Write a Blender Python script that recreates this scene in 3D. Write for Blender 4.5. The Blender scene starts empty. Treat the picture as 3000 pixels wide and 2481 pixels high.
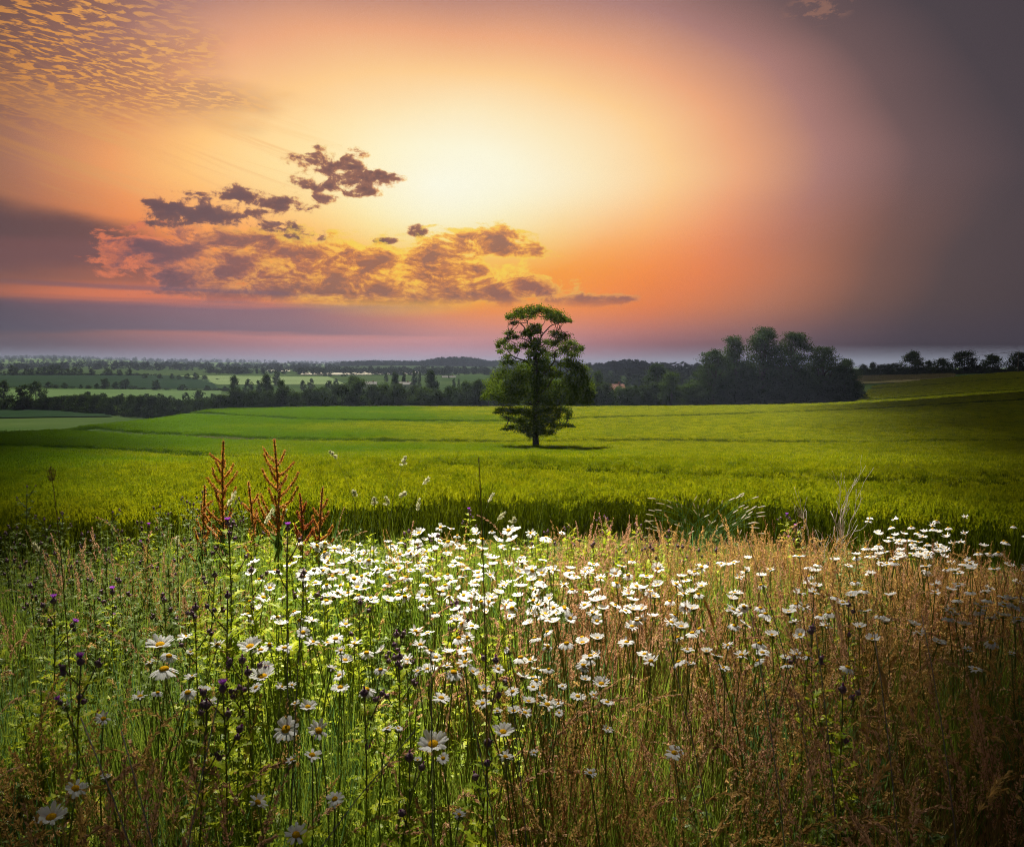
import bpy, math
import numpy as np
from mathutils import Vector, Matrix, Euler

# ------------------------------------------------------------------ camera, sky, sun, exposure
SC = bpy.context.scene
COL = SC.collection
FPX, CX, CY = 2354.0, 1500.0, 1240.5          # the photograph's focal length in its own pixels
PITCH = math.atan(165.0 / FPX)
EYE = 1.35
EXPOSURE = 2.05
SUN_AZ, SUN_EL = math.radians(-14.0), math.radians(52.0)
SUN_STRENGTH = 5.0

cam_d = bpy.data.cameras.new('camera')
cam = bpy.data.objects.new('camera', cam_d)
COL.objects.link(cam)
cam.location = (0, 0, EYE)
cam.rotation_euler = (math.radians(90) - PITCH, 0, 0)
cam_d.sensor_width = 36.0
cam_d.lens = 36.0 * FPX / 3000.0
cam_d.clip_start = 0.05
cam_d.clip_end = 30000.0
cam_d.dof.use_dof = True
cam_d.dof.focus_distance = 5.5
cam_d.dof.aperture_fstop = 16.0
SC.camera = cam

SC.render.engine = 'CYCLES'
cy = SC.cycles
cy.use_denoising = True
try:
    cy.denoiser = 'OPENIMAGEDENOISE'
    cy.denoising_input_passes = 'RGB_ALBEDO_NORMAL'
    cy.denoising_prefilter = 'NONE'
except Exception:
    pass
cy.use_adaptive_sampling = True
cy.adaptive_threshold = 0.03
cy.max_bounces = 4
cy.diffuse_bounces = 2
cy.glossy_bounces = 2
cy.transmission_bounces = 2
cy.volume_bounces = 0
cy.transparent_max_bounces = 8
cy.sample_clamp_indirect = 4.0
cy.pixel_filter_type = 'BLACKMAN_HARRIS'
cy.filter_width = 1.05
SC.view_settings.view_transform = 'Standard'
SC.view_settings.look = 'None'
SC.view_settings.exposure = EXPOSURE
SC.view_settings.gamma = 1.0
SC.view_settings.use_curve_mapping = False


def lin(c):
    """sRGB 0-255 -> linear"""
    r = []
    for v in c[:3]:
        v = v / 255.0
        r.append(v / 12.92 if v <= 0.04045 else ((v + 0.055) / 1.055) ** 2.4)
    return tuple(r)


def pix_dir(px, py):
    dx, dy = (px - CX) / FPX, (CY - py) / FPX
    s, c = math.sin(PITCH), math.cos(PITCH)
    return np.array([dx, c + dy * s, -s + dy * c])


def pix_ae(px, py):
    d = pix_dir(px, py)
    d = d / np.linalg.norm(d)
    return math.degrees(math.atan2(d[0], d[1])), math.degrees(math.asin(d[2]))


def at(px, py, Y):
    """the point seen at a pixel, at a depth of Y metres"""
    d = pix_dir(px, py)
    return np.array([0, 0, EYE]) + d * (Y / d[1])


class Graph:
    """small helper for building node trees"""
    def __init__(self, nt, dims='3D'):
        self.nt = nt
        self.dims = dims

    def node(self, t, **kw):
        n = self.nt.nodes.new(t)
        for k, v in kw.items():
            setattr(n, k, v)
        return n

    def put(self, sock, v):
        if isinstance(v, bpy.types.NodeSocket):
            self.nt.links.new(v, sock)
        elif v is not None:
            if isinstance(v, (tuple, list)) and len(v) == 3 and sock.type == 'RGBA':
                v = tuple(v) + (1.0,)
            sock.default_value = v

    def m(self, op, a, b=None, c=None, clamp=False):
        n = self.node('ShaderNodeMath', operation=op)
        n.use_clamp = clamp
        for i, v in enumerate((a, b, c)):
            if v is not None:
                self.put(n.inputs[i], v)
        return n.outputs[0]

    def step(self, v, lo, hi, a=0.0, b=1.0):
        n = self.node('ShaderNodeMapRange', interpolation_type='SMOOTHSTEP')
        for i, x in enumerate((v, lo, hi, a, b)):
            self.put(n.inputs[i], x)
        return n.outputs[0]

    def mix(self, f, a, b, blend='MIX'):
        n = self.node('ShaderNodeMix', data_type='RGBA', blend_type=blend)
        self.put(n.inputs[0], f)
        self.put(n.inputs[6], a)
        self.put(n.inputs[7], b)
        return n.outputs[2]

    def ramp(self, f, stops, interp='LINEAR'):
        n = self.node('ShaderNodeValToRGB')
        r = n.color_ramp
        r.interpolation = interp
        while len(r.elements) > 1:
            r.elements.remove(r.elements[-1])
        r.elements[0].position = stops[0][0]
        r.elements[0].color = tuple(stops[0][1]) + (1,)
        for p, c in stops[1:]:
            e = r.elements.new(p)
            e.color = tuple(c) + (1,)
        self.put(n.inputs[0], f)
        return n.outputs[0]

    def vec(self, x, y, z=0.0):
        n = self.node('ShaderNodeCombineXYZ')
        for i, v in enumerate((x, y, z)):
            self.put(n.inputs[i], v)
        return n.outputs[0]

    def noise(self, v, scale, detail=5.0, rough=0.55, dist=0.0, lac=2.0):
        n = self.node('ShaderNodeTexNoise')
        n.noise_dimensions = self.dims
        if v is not None:
            self.put(n.inputs['Vector'], v)
        n.inputs['Scale'].default_value = scale
        n.inputs['Detail'].default_value = detail
        n.inputs['Roughness'].default_value = rough
        n.inputs['Lacunarity'].default_value = lac
        n.inputs['Distortion'].default_value = dist
        return n.outputs['Fac']


def build_sky():
    w = bpy.data.worlds.new('World')
    SC.world = w
    w.use_nodes = True
    w.cycles.sampling_method = 'MANUAL'
    w.cycles.sample_map_resolution = 512
    nt = w.node_tree
    nt.nodes.clear()
    g = Graph(nt, '2D')
    tc = g.node('ShaderNodeTexCoord')
    sp = g.node('ShaderNodeSeparateXYZ')
    nt.links.new(tc.outputs['Generated'], sp.inputs[0])
    x, y, z = sp.outputs
    R2D = 57.29578
    A = g.m('MULTIPLY', g.m('ARCTAN2', x, y), R2D)
    E = g.m('MULTIPLY', g.m('ARCSINE', z), R2D)
    E = g.m('ABSOLUTE', E)                       # below the horizon the sky mirrors (never seen: ground)
    A0, E0 = pix_ae(1275, 540)
    dA = g.m('SUBTRACT', A, A0)
    dE = g.m('SUBTRACT', E, E0)
    a2 = g.m('ABSOLUTE', dA)
    warp = g.noise(g.vec(g.m('MULTIPLY', A, 0.04), g.m('MULTIPLY', E, 0.1), 0), 1.0, 2.0)
    wv = g.m('MULTIPLY', g.m('SUBTRACT', warp, 0.5), 2.0)
    rup = g.m('ADD', g.m('SQRT', g.m('ADD', g.m('POWER', g.m('MULTIPLY', a2, 1 / 2.12), 2.0), g.m('POWER', dE, 2.0))), wv)
    rdn = g.m('ADD', g.m('SQRT', g.m('ADD', g.m('POWER', g.m('MULTIPLY', a2, 1 / 1.66), 2.0), g.m('POWER', dE, 2.0))), wv)
    K = 40.0
    def st(l):
        return [(d / K, lin(c)) for d, c in l]
    up = g.ramp(g.m('MULTIPLY', rup, 1 / K, clamp=True), st([
        (0, (255, 254, 234)), (2.6, (255, 249, 218)), (4.8, (255, 233, 186)), (7.2, (255, 206, 142)), (9.6, (238, 168, 122)),
        (12.2, (172, 124, 116)), (14.6, (112, 88, 88)), (17.5, (77, 67, 72)), (24, (62, 56, 63)), (40, (45, 45, 54))]))
    dn = g.ramp(g.m('MULTIPLY', rdn, 1 / K, clamp=True), st([
        (0, (255, 254, 234)), (2.0, (255, 247, 196)), (3.8, (255, 228, 128)), (5.6, (255, 192, 58)), (7.7, (255, 156, 26)),
        (10.3, (253, 142, 48)), (12.6, (238, 130, 66)), (16.0, (188, 117, 86)), (19, (126, 90, 80)), (21.5, (90, 74, 75)),
        (26, (70, 62, 69)), (40, (48, 47, 56))]))
    col = g.mix(g.step(dE, -7.0, 0.8), dn, up)
    warm = g.m('MULTIPLY', g.step(A, -2.0, -15.0), g.m('MULTIPLY', g.step(E, 21.0, 13.0), g.step(A, -60.0, -35.0)))
    col = g.mix(warm, col, g.mix(1.0, col, (1.04, 0.93, 0.66), 'MULTIPLY'))
    hz = g.ramp(g.m('MULTIPLY', a2, 1 / 90.0, clamp=True), [(d / 90.0, lin(c)) for d, c in [
        (0, (214, 160, 176)), (9, (200, 148, 162)), (16, (160, 118, 134)), (24, (112, 90, 106)), (32, (82, 72, 86)), (50, (62, 58, 68)), (90, (52, 50, 60))]])
    col = g.mix(g.step(E, 4.6, 0.4), col, hz)

    # --- rippled high cloud, upper left: laid out on a plane overhead
    zz = g.m('MAXIMUM', z, 0.03)
    Px, Py = g.m('DIVIDE', x, zz), g.m('DIVIDE', y, zz)
    w1 = g.noise(g.vec(Px, Py, 3.3), 1.4, 2.0)
    rx = g.m('ADD', g.m('MULTIPLY', Px, 0.82), g.m('MULTIPLY', Py, 0.57))
    ry = g.m('SUBTRACT', g.m('MULTIPLY', Py, 0.82), g.m('MULTIPLY', Px, 0.57))
    rip = g.noise(g.vec(g.m('MULTIPLY', rx, 3.0), g.m('ADD', g.m('MULTIPLY', ry, 4.2), g.m('MULTIPLY', w1, 1.0)), 0.0), 7.5, 4.0, 0.5, 0.3)
    big = g.noise(g.vec(Px, Py, 7.7), 1.1, 3.0)
    edge = g.m('ADD', g.m('MULTIPLY', g.m('ADD', A, 18.5), -0.14), g.m('MULTIPLY', g.m('SUBTRACT', big, 0.5), 3.2))
    edge = g.m('MULTIPLY', g.m('MULTIPLY', g.step(edge, -0.15, 0.75), g.step(E, 13.0, 17.5)), g.step(A, -75, -50))
    rp = g.m('MULTIPLY', g.step(rip, 0.47, 0.62), edge)
    bank_c = g.ramp(g.m('MULTIPLY', a2, 1 / 60.0, clamp=True), [(0, lin((255, 205, 130))), (17 / 60, lin((246, 178, 98))), (24 / 60, lin((226, 152, 76))), (32 / 60, lin((150, 98, 60))), (1.0, lin((84, 66, 62)))])
    col = g.mix(g.m('MULTIPLY', edge, 0.6), col, g.ramp(g.m('MULTIPLY', a2, 1 / 60.0, clamp=True), [(0, lin((190, 130, 105))), (22 / 60, lin((140, 95, 78))), (32 / 60, lin((92, 66, 60))), (1, lin((66, 56, 60)))]))
    col = g.mix(g.m('MULTIPLY', rp, 0.92), col, bank_c)
    # --- silky streaks below it
    s1 = g.noise(g.vec(g.m('MULTIPLY', g.m('ADD', A, g.m('MULTIPLY', E, 1.6)), 0.10), g.m('ADD', g.m('MULTIPLY', E, 1.15), g.m('MULTIPLY', A, 0.30)), 1.0), 1.0, 5.0, 0.6, 0.6)
    sm = g.m('MULTIPLY', g.m('MULTIPLY', g.step(A, -10.0, -18.0), g.step(E, 9.5, 12.0)), g.step(E, 19.0, 15.0))
    sm = g.m('MULTIPLY', sm, g.step(A, -70, -45))
    sf = g.m('MULTIPLY', g.step(s1, 0.46, 0.68), sm)
    col = g.mix(g.m('MULTIPLY', sf, 0.75), col, g.ramp(g.m('MULTIPLY', a2, 1 / 60.0, clamp=True), [(0, lin((255, 210, 140))), (18 / 60, lin((248, 180, 108))), (28 / 60, lin((170, 112, 78))), (1, lin((80, 66, 66)))]))
    # small wisp at the top
    for (wx, wy, wa, we) in ((2400, 25, 2.6, 1.1),):
        ca, ce = pix_ae(wx, wy)
        q = g.m('ADD', g.m('POWER', g.m('MULTIPLY', g.m('SUBTRACT', A, ca), 1 / wa), 2.0), g.m('POWER', g.m('MULTIPLY', g.m('SUBTRACT', E, ce), 1 / we), 2.0))
        nn = g.noise(g.vec(g.m('MULTIPLY', A, 0.9), g.m('MULTIPLY', E, 1.8), 4.0), 0.9, 5.0, 0.6, 0.2)
        f = g.m('MULTIPLY', g.step(q, 1.0, 0.1), g.step(nn, 0.46, 0.62))
        col = g.mix(g.m('MULTIPLY', f, 0.55), col, lin((160, 114, 96)))

    # --- soft dark bank low on the left
    def blob(px, py, rpx, rpy, slope=0.0):
        ca, ce = pix_ae(px, py)
        k = 57.3 / FPX * 0.93
        da = g.m('MULTIPLY', g.m('SUBTRACT', A, ca), 1 / (rpx * k))
        de = g.m('MULTIPLY', g.m('SUBTRACT', g.m('SUBTRACT', E, ce), g.m('MULTIPLY', g.m('SUBTRACT', A, ca), slope)), 1 / (rpy * k))
        return g.m('SUBTRACT', 1.0, g.m('ADD', g.m('POWER', da, 2.0), g.m('POWER', de, 2.0)))
    soft = g.noise(g.vec(g.m('MULTIPLY', A, 0.10), g.m('MULTIPLY', E, 0.35), 2.0), 1.0, 4.0, 0.5)
    b = blob(-250, 640, 760, 120, -0.10)
    col = g.mix(g.m('MULTIPLY', g.step(g.m('ADD', b, g.m('SUBTRACT', soft, 0.5)), 0.0, 0.75), 0.85), col, lin((82, 66, 74)))
    b = blob(200, 790, 700, 90, 0.0)
    col = g.mix(g.m('MULTIPLY', g.step(g.m('ADD', b, g.m('MULTIPLY', g.m('SUBTRACT', soft, 0.5), 1.6)), 0.0, 0.9), 0.62), col, lin((128, 84, 82)))
    # orange glow under the cloud bank on the left
    b = blob(520, 880, 640, 55, 0.0)
    col = g.mix(g.m('MULTIPLY', g.step(b, 0.0, 1.0), 0.65), col, lin((232, 122, 84)))

    # --- broken cumulus, lit from behind
    AE = g.vec(A, g.m('MULTIPLY', E, 1.7), 0.0)
    f1 = g.noise(AE, 0.62, 6.5, 0.62, 0.2)
    sx = g.m('MULTIPLY', g.m('SUBTRACT', A, A0), -1.0)
    sy = g.m('MULTIPLY', g.m('SUBTRACT', E, E0), -1.0)
    inv = g.m('DIVIDE', 0.55, g.m('ADD', g.m('SQRT', g.m('ADD', g.m('POWER', sx, 2.0), g.m('POWER', sy, 2.0))), 0.5))
    AE2 = g.vec(g.m('ADD', A, g.m('MULTIPLY', sx, inv)), g.m('MULTIPLY', g.m('ADD', E, g.m('MULTIPLY', sy, inv)), 1.7), 0.0)
    f2 = g.noise(AE2, 0.62, 6.5, 0.62, 0.2)
    bl = None
    for t in [(985, 490, 115, 48), (1075, 520, 95, 34), (920, 545, 70, 30), (1000, 552, 110, 24), (960, 580, 60, 16),
              (700, 572, 85, 26), (800, 600, 100, 26), (780, 622, 60, 16),
              (500, 605, 75, 40), (560, 630, 130, 60), (470, 600, 60, 22), (690, 652, 40, 26),
              (835, 680, 75, 34), (925, 692, 60, 20), (880, 702, 70, 14), (1222, 675, 34, 18), (1130, 706, 50, 12)]:
        q = blob(*t)
        bl = q if bl is None else g.m('MAXIMUM', bl, q)
    dens = g.m('ADD', g.m('MULTIPLY', g.m('MAXIMUM', bl, -4.0), 0.40), g.m('MULTIPLY', g.m('SUBTRACT', f1, 0.5), 2.6))
    al = g.step(dens, -0.10, 0.26)
    core = g.step(dens, 0.10, 0.42)
    lit = g.m('ADD', 0.0, g.m('MULTIPLY', g.m('SUBTRACT', f1, f2), 3.2), clamp=True)
    near = g.step(a2, 22.0, 2.0)
    def tones(d, ramps, near, pos=(0.16, 0.32, 0.52, 0.90)):
        r = [g.ramp(g.m('ADD', g.m('MULTIPLY', d, 1.25), 0.2, clamp=True), [(q, lin(c)) for q, c in zip(pos, t)]) for t in ramps]
        return g.mix(near, r[0], r[1])
    cc = tones(g.m('SUBTRACT', dens, g.m('MULTIPLY', lit, 0.22)), (((204, 122, 82), (158, 100, 80), (118, 80, 76), (104, 74, 76)), ((255, 218, 134), (232, 166, 100), (156, 102, 76), (118, 79, 68))), near)
    col = g.mix(al, col, cc)
    b = blob(1130, 850, 420, 95, 0.0)
    col = g.mix(g.m('MULTIPLY', g.step(b, 0.0, 0.9), 0.85), col, lin((255, 190, 44)))
    # the long bank below the sun
    bl = None
    for t in [(1430, 705, 120, 40), (1330, 735, 140, 50), (1200, 770, 210, 66), (1040, 800, 230, 92), (860, 775, 230, 85), (720, 730, 150, 55),
              (640, 800, 220, 80), (500, 740, 170, 60), (900, 820, 260, 80), (1240, 840, 280, 76), (1060, 872, 360, 56), (1440, 850, 230, 46), (1500, 730, 120, 26), (1330, 800, 180, 50), (760, 850, 300, 40), (1700, 880, 170, 20)]:
        q = blob(*t)
        bl = q if bl is None else g.m('MAXIMUM', bl, q)
    h1 = g.noise(g.vec(g.m('MULTIPLY', A, 0.75), g.m('MULTIPLY', E, 1.6), 5.0), 0.62, 7.0, 0.66, 0.25)
    h2 = g.noise(g.vec(g.m('MULTIPLY', g.m('ADD', A, g.m('MULTIPLY', sx, inv)), 0.75), g.m('MULTIPLY', g.m('ADD', E, g.m('MULTIPLY', sy, inv)), 1.6), 5.0), 0.62, 7.0, 0.66, 0.25)
    dens = g.m('ADD', g.m('MULTIPLY', g.m('MINIMUM', g.m('MAXIMUM', bl, -4.0), 0.75), 0.46), g.m('MULTIPLY', g.m('SUBTRACT', h1, 0.455), 2.7))
    al = g.step(dens, -0.20, 0.20)
    core = g.step(dens, -0.02, 0.30)
    lit = g.m('ADD', 0.0, g.m('MULTIPLY', g.m('SUBTRACT', h1, h2), 5.0), clamp=True)
    near = g.m('MULTIPLY', g.step(a2, 20.0, 4.0), g.step(E, 2.5, 6.5))
    cc = tones(g.m('SUBTRACT', dens, g.m('MULTIPLY', lit, 0.42)), (((224, 122, 82), (178, 102, 84), (132, 86, 88), (112, 78, 84)), ((255, 214, 70), (252, 176, 54), (206, 122, 60), (150, 92, 72))), near, (0.24, 0.46, 0.70, 1.0))
    fade = g.step(E, 3.8, 5.0)
    col = g.mix(g.m('MULTIPLY', g.m('MULTIPLY', al, 0.93), fade), col, cc)
    # --- level grey stratus just above the horizon
    stn = g.noise(g.vec(g.m('MULTIPLY', A, 0.035), g.m('MULTIPLY', E, 0.9), 9.0), 1.0, 4.0, 0.55)
    eb = g.m('ADD', E, g.m('MULTIPLY', g.m('SUBTRACT', stn, 0.5), 1.1))
    ba = g.m('MULTIPLY', g.m('MULTIPLY', g.step(eb, 2.05, 2.35), g.step(eb, 4.6, 4.0)), g.step(g.m('ADD', A, g.m('MULTIPLY', E, 1.0)), 4.0, -13.0))
    col = g.mix(g.m('MULTIPLY', ba, 0.85), col, g.ramp(g.m('MULTIPLY', a2, 1 / 60.0, clamp=True), [(0, lin((150, 116, 128))), (14 / 60, lin((116, 98, 116))), (28 / 60, lin((80, 74, 92))), (1, lin((58, 55, 65)))]))
    eb2 = g.m('ADD', E, g.m('MULTIPLY', g.m('SUBTRACT', stn, 0.5), 0.8))
    ba = g.m('MULTIPLY', g.m('MULTIPLY', g.step(eb2, 4.75, 4.95), g.step(eb2, 5.35, 5.1)), g.m('MULTIPLY', g.step(A, -36, -28), g.step(A, -12, -18)))
    col = g.mix(g.m('MULTIPLY', ba, 0.6), col, lin((118, 88, 100)))
    # below the horizon: dim earth tone
    sc_ = g.node('ShaderNodeVectorMath', operation='SCALE')
    nt.links.new(col, sc_.inputs[0])
    sc_.inputs['Scale'].default_value = 1.0 / (2 ** EXPOSURE)
    sky = g.node('ShaderNodeTexSky', sky_type='NISHITA')
    sky.sun_disc = False
    sky.sun_elevation = SUN_EL
    sky.sun_rotation = SUN_AZ
    sky.dust_density = 3.0
    bg1 = g.node('ShaderNodeBackground')
    nt.links.new(sc_.outputs[0], bg1.inputs[0])
    bg1.inputs[1].default_value = 1.0
    bg2 = g.node('ShaderNodeBackground')
    nt.links.new(sky.outputs[0], bg2.inputs[0])
    bg2.inputs[1].default_value = 0.0002
    ad = g.node('ShaderNodeAddShader')
    nt.links.new(bg1.outputs[0], ad.inputs[0])
    nt.links.new(bg2.outputs[0], ad.inputs[1])
    out = g.node('ShaderNodeOutputWorld')
    nt.links.new(ad.outputs[0], out.inputs[0])


build_sky()
sun_d = bpy.data.lights.new('sun', 'SUN')
sun = bpy.data.objects.new('sun', sun_d)
COL.objects.link(sun)
sun_d.energy = SUN_STRENGTH
sun_d.angle = math.radians(0.35)
sun_d.color = (1.0, 0.93, 0.80)
SDIR = np.array([math.sin(SUN_AZ) * math.cos(SUN_EL), math.cos(SUN_AZ) * math.cos(SUN_EL), math.sin(SUN_EL)])
sun.rotation_euler = Vector(SDIR).to_track_quat('Z', 'Y').to_euler()
sun.location = (0, 0, 200)

# ------------------------------------------------------------------ helpers for meshes and objects
class MB:
    """collects vertices and faces (numpy) and builds one mesh"""
    def __init__(self):
        self.v, self.f, self.mi, self.n = [], [], [], 0

    def add(self, v, faces, mi=0):
        v = np.asarray(v, dtype=np.float64).reshape(-1, 3)
        for f in (faces if isinstance(faces, list) else [faces]):
            f = np.asarray(f, dtype=np.int64)
            self.f.append(f + self.n)
            self.mi.append(np.full(len(f), mi, dtype=np.int32))
        self.v.append(v)
        self.n += len(v)
        return self

    def merge(self, other, mat4=None, mi=None):
        off = self.n
        for v in other.v:
            if mat4 is not None:
                v = v @ mat4[:3, :3].T + mat4[:3, 3]
            self.v.append(v)
            self.n += len(v)
        for f, m_ in zip(other.f, other.mi):
            self.f.append(f + off)
            self.mi.append(m_ if mi is None else np.full(len(f), mi, dtype=np.int32))
        return self

    def mesh(self, name, mats, smooth=False):
        me = bpy.data.meshes.new(name)
        V = np.concatenate(self.v) if self.v else np.zeros((0, 3))
        me.vertices.add(len(V))
        me.vertices.foreach_set('co', V.astype(np.float32).ravel())
        starts, loops, mis, pos = [], [], [], 0
        for f, m_ in zip(self.f, self.mi):
            if len(f) == 0:
                continue
            k = f.shape[1]
            starts.append(pos + np.arange(len(f)) * k)
            loops.append(f.ravel())
            mis.append(m_)
            pos += f.size
        if loops:
            loops, starts, mis = np.concatenate(loops), np.concatenate(starts), np.concatenate(mis)
            me.loops.add(len(loops))
            me.loops.foreach_set('vertex_index', loops.astype(np.int32))
            me.polygons.add(len(starts))
            me.polygons.foreach_set('loop_start', starts.astype(np.int32))
            me.polygons.foreach_set('material_index', mis)
            me.polygons.foreach_set('use_smooth', np.full(len(starts), smooth, dtype=bool))
        for m_ in (mats if isinstance(mats, (list, tuple)) else [mats]):
            me.materials.append(m_)
        me.update(calc_edges=True)
        return me


def link(name, me, parent=None, loc=None, rot=None, scale=None):
    o = bpy.data.objects.new(name, me)
    COL.objects.link(o)
    if parent is not None:
        o.parent = parent
    if loc is not None:
        o.location = loc
    if rot is not None:
        o.rotation_euler = rot
    if scale is not None:
        o.scale = scale
    return o


def tag(o, label=None, cat=None, group=None, kind=None):
    if label:
        o['label'] = label
    if cat:
        o['category'] = cat
    if group:
        o['group'] = group
    if kind:
        o['kind'] = kind
    return o


def thing(name, label, cat, loc=(0, 0, 0), rotz=0.0, scale=(1, 1, 1), group=None, tilt=None):
    e = link(name, None, None, loc, (tilt[0] if tilt else 0, tilt[1] if tilt else 0, rotz), scale)
    e.empty_display_size = 0.2
    return tag(e, label, cat, group)


def tube(pts, rad, sides=6, cap=True):
    """tube along a path; returns verts, [quads, caps]"""
    P = np.asarray(pts, float)
    n = len(P)
    R = np.broadcast_to(np.asarray(rad, float), (n,))
    T = np.gradient(P, axis=0)
    T /= np.linalg.norm(T, axis=1)[:, None] + 1e-12
    ref = np.array([0.0, 0, 1.0]) if abs(T[:, 2]).mean() < 0.8 else np.array([1.0, 0, 0])
    U = np.cross(T, ref)
    U /= np.linalg.norm(U, axis=1)[:, None] + 1e-12
    W = np.cross(T, U)
    a = np.arange(sides) * 2 * np.pi / sides
    V = P[:, None, :] + R[:, None, None] * (np.cos(a)[None, :, None] * U[:, None, :] + np.sin(a)[None, :, None] * W[:, None, :])
    V = V.reshape(-1, 3)
    i = np.arange(n - 1)[:, None] * sides
    j = np.arange(sides)[None, :]
    j2 = (j + 1) % sides
    Q = np.stack([i + j, i + j2, i + sides + j2, i + sides + j], -1).reshape(-1, 4)
    F = [Q]
    if cap and sides > 2:
        last = (n - 1) * sides
        F.append(np.array([[last, last + k, last + k + 1] for k in range(1, sides - 1)]))
    return V, F


def strip(pts, widths, side):
    """flat ribbon along a path"""
    P = np.asarray(pts, float)
    n = len(P)
    S = np.broadcast_to(np.asarray(side, float), P.shape)
    w = np.broadcast_to(np.asarray(widths, float), (n,))[:, None] * 0.5
    V = np.stack([P - S * w, P + S * w], 1).reshape(-1, 3)
    i = np.arange(n - 1) * 2
    return V, np.stack([i, i + 1, i + 3, i + 2], -1)


def blades(rng, base, length, lean, width, segs=4, droop=1.0, az=None):
    """many curved grass blades at once: base (n,3)"""
    n = len(base)
    az = rng.uniform(0, 2 * np.pi, n) if az is None else az
    L = np.broadcast_to(length, (n,))
    ln = np.broadcast_to(lean, (n,))
    t = np.linspace(0, 1, segs + 1)
    d = np.stack([np.cos(az), np.sin(az), np.zeros(n)], -1)
    s = np.stack([-np.sin(az), np.cos(az), np.zeros(n)], -1)
    ang = ln[:, None] * (0.25 + 0.75 * t[None, :] ** 1.3 * droop)
    dx = np.cumsum(np.sin(ang), 1) / segs
    dz = np.cumsum(np.cos(ang), 1) / segs
    dx = np.concatenate([np.zeros((n, 1)), dx[:, :-1]], 1)
    dz = np.concatenate([np.zeros((n, 1)), dz[:, :-1]], 1)
    P = base[:, None, :] + L[:, None, None] * (dx[:, :, None] * d[:, None, :] + dz[:, :, None] * np.array([0, 0, 1.0]))
    w = np.broadcast_to(width, (n,))[:, None] * (1 - t[None, :] ** 2 * 0.93) * 0.5
    tw = rng.uniform(-0.7, 0.7, n)[:, None]
    side = s[:, None, :] * np.cos(tw)[:, :, None] + d[:, None, :] * np.sin(tw)[:, :, None]
    V = np.stack([P - side * w[:, :, None], P + side * w[:, :, None]], 2).reshape(-1, 3)
    k = (segs + 1) * 2
    i = (np.arange(n)[:, None] * k + np.arange(segs)[None, :] * 2).reshape(-1)
    return V, np.stack([i, i + 1, i + 3, i + 2], -1), P[:, -1]


def leaf_cards(rng, C, Nrm, length, width, fold=0.25):
    """folded kite leaves: centres (n,3), normals (n,3)"""
    n = len(C)
    Nn = Nrm / (np.linalg.norm(Nrm, axis=1)[:, None] + 1e-9)
    r = rng.normal(size=(n, 3))
    U = np.cross(Nn, r)
    U /= np.linalg.norm(U, axis=1)[:, None] + 1e-9
    W = np.cross(Nn, U)
    L = np.broadcast_to(length, (n,))[:, None]
    B = np.broadcast_to(width, (n,))[:, None]
    b = C - U * L * 0.5
    t = C + U * L * 0.5 - Nn * L * fold * 0.6
    l = C - U * L * 0.05 + W * B * 0.5 - Nn * B * fold
    q = C - U * L * 0.05 - W * B * 0.5 - Nn * B * fold
    V = np.stack([b, l, t, q], 1).reshape(-1, 3)
    i = np.arange(n) * 4
    return V, np.concatenate([np.stack([i, i + 2, i + 1], -1), np.stack([i, i + 3, i + 2], -1)])


def diamonds(rng, C, D, length, width, sides=3):
    """folded husk-like seeds: centres (n,3), axes (n,3)"""
    n = len(C)
    D = D / (np.linalg.norm(D, axis=1)[:, None] + 1e-9)
    r = rng.normal(size=(n, 3))
    U = np.cross(D, r)
    U /= np.linalg.norm(U, axis=1)[:, None] + 1e-9
    W = np.cross(D, U)
    L = np.broadcast_to(length, (n,))[:, None]
    B = np.broadcast_to(width, (n,))[:, None] * 0.5
    b = C - D * L * 0.5
    l = C - D * L * 0.08 + U * B + W * B * 0.35
    t = C + D * L * 0.5
    r_ = C - D * L * 0.08 - U * B + W * B * 0.35
    V = np.stack([b, l, t, r_], 1).reshape(-1, 3)
    i = np.arange(n) * 4
    return V, np.concatenate([np.stack([i, i + 2, i + 1], -1), np.stack([i, i + 3, i + 2], -1)])


def ellipsoid(c, r, seg=10, ring=7, z0=-1.0, z1=1.0):
    th = np.linspace(math.acos(z1), math.acos(z0), ring)
    a = np.arange(seg) * 2 * np.pi / seg
    V = np.stack([np.sin(th)[:, None] * np.cos(a)[None], np.sin(th)[:, None] * np.sin(a)[None], np.cos(th)[:, None] * np.ones(seg)[None]], -1).reshape(-1, 3)
    V = V * np.asarray(r) + np.asarray(c)
    i = np.arange(ring - 1)[:, None] * seg
    j = np.arange(seg)[None]
    j2 = (j + 1) % seg
    return V, np.stack([i + j, i + seg + j, i + seg + j2, i + j2], -1).reshape(-1, 4)


# ------------------------------------------------------------------ materials
def new_mat(name):
    m = bpy.data.materials.new(name)
    m.use_nodes = True
    m.node_tree.nodes.clear()
    return m, Graph(m.node_tree)


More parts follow.
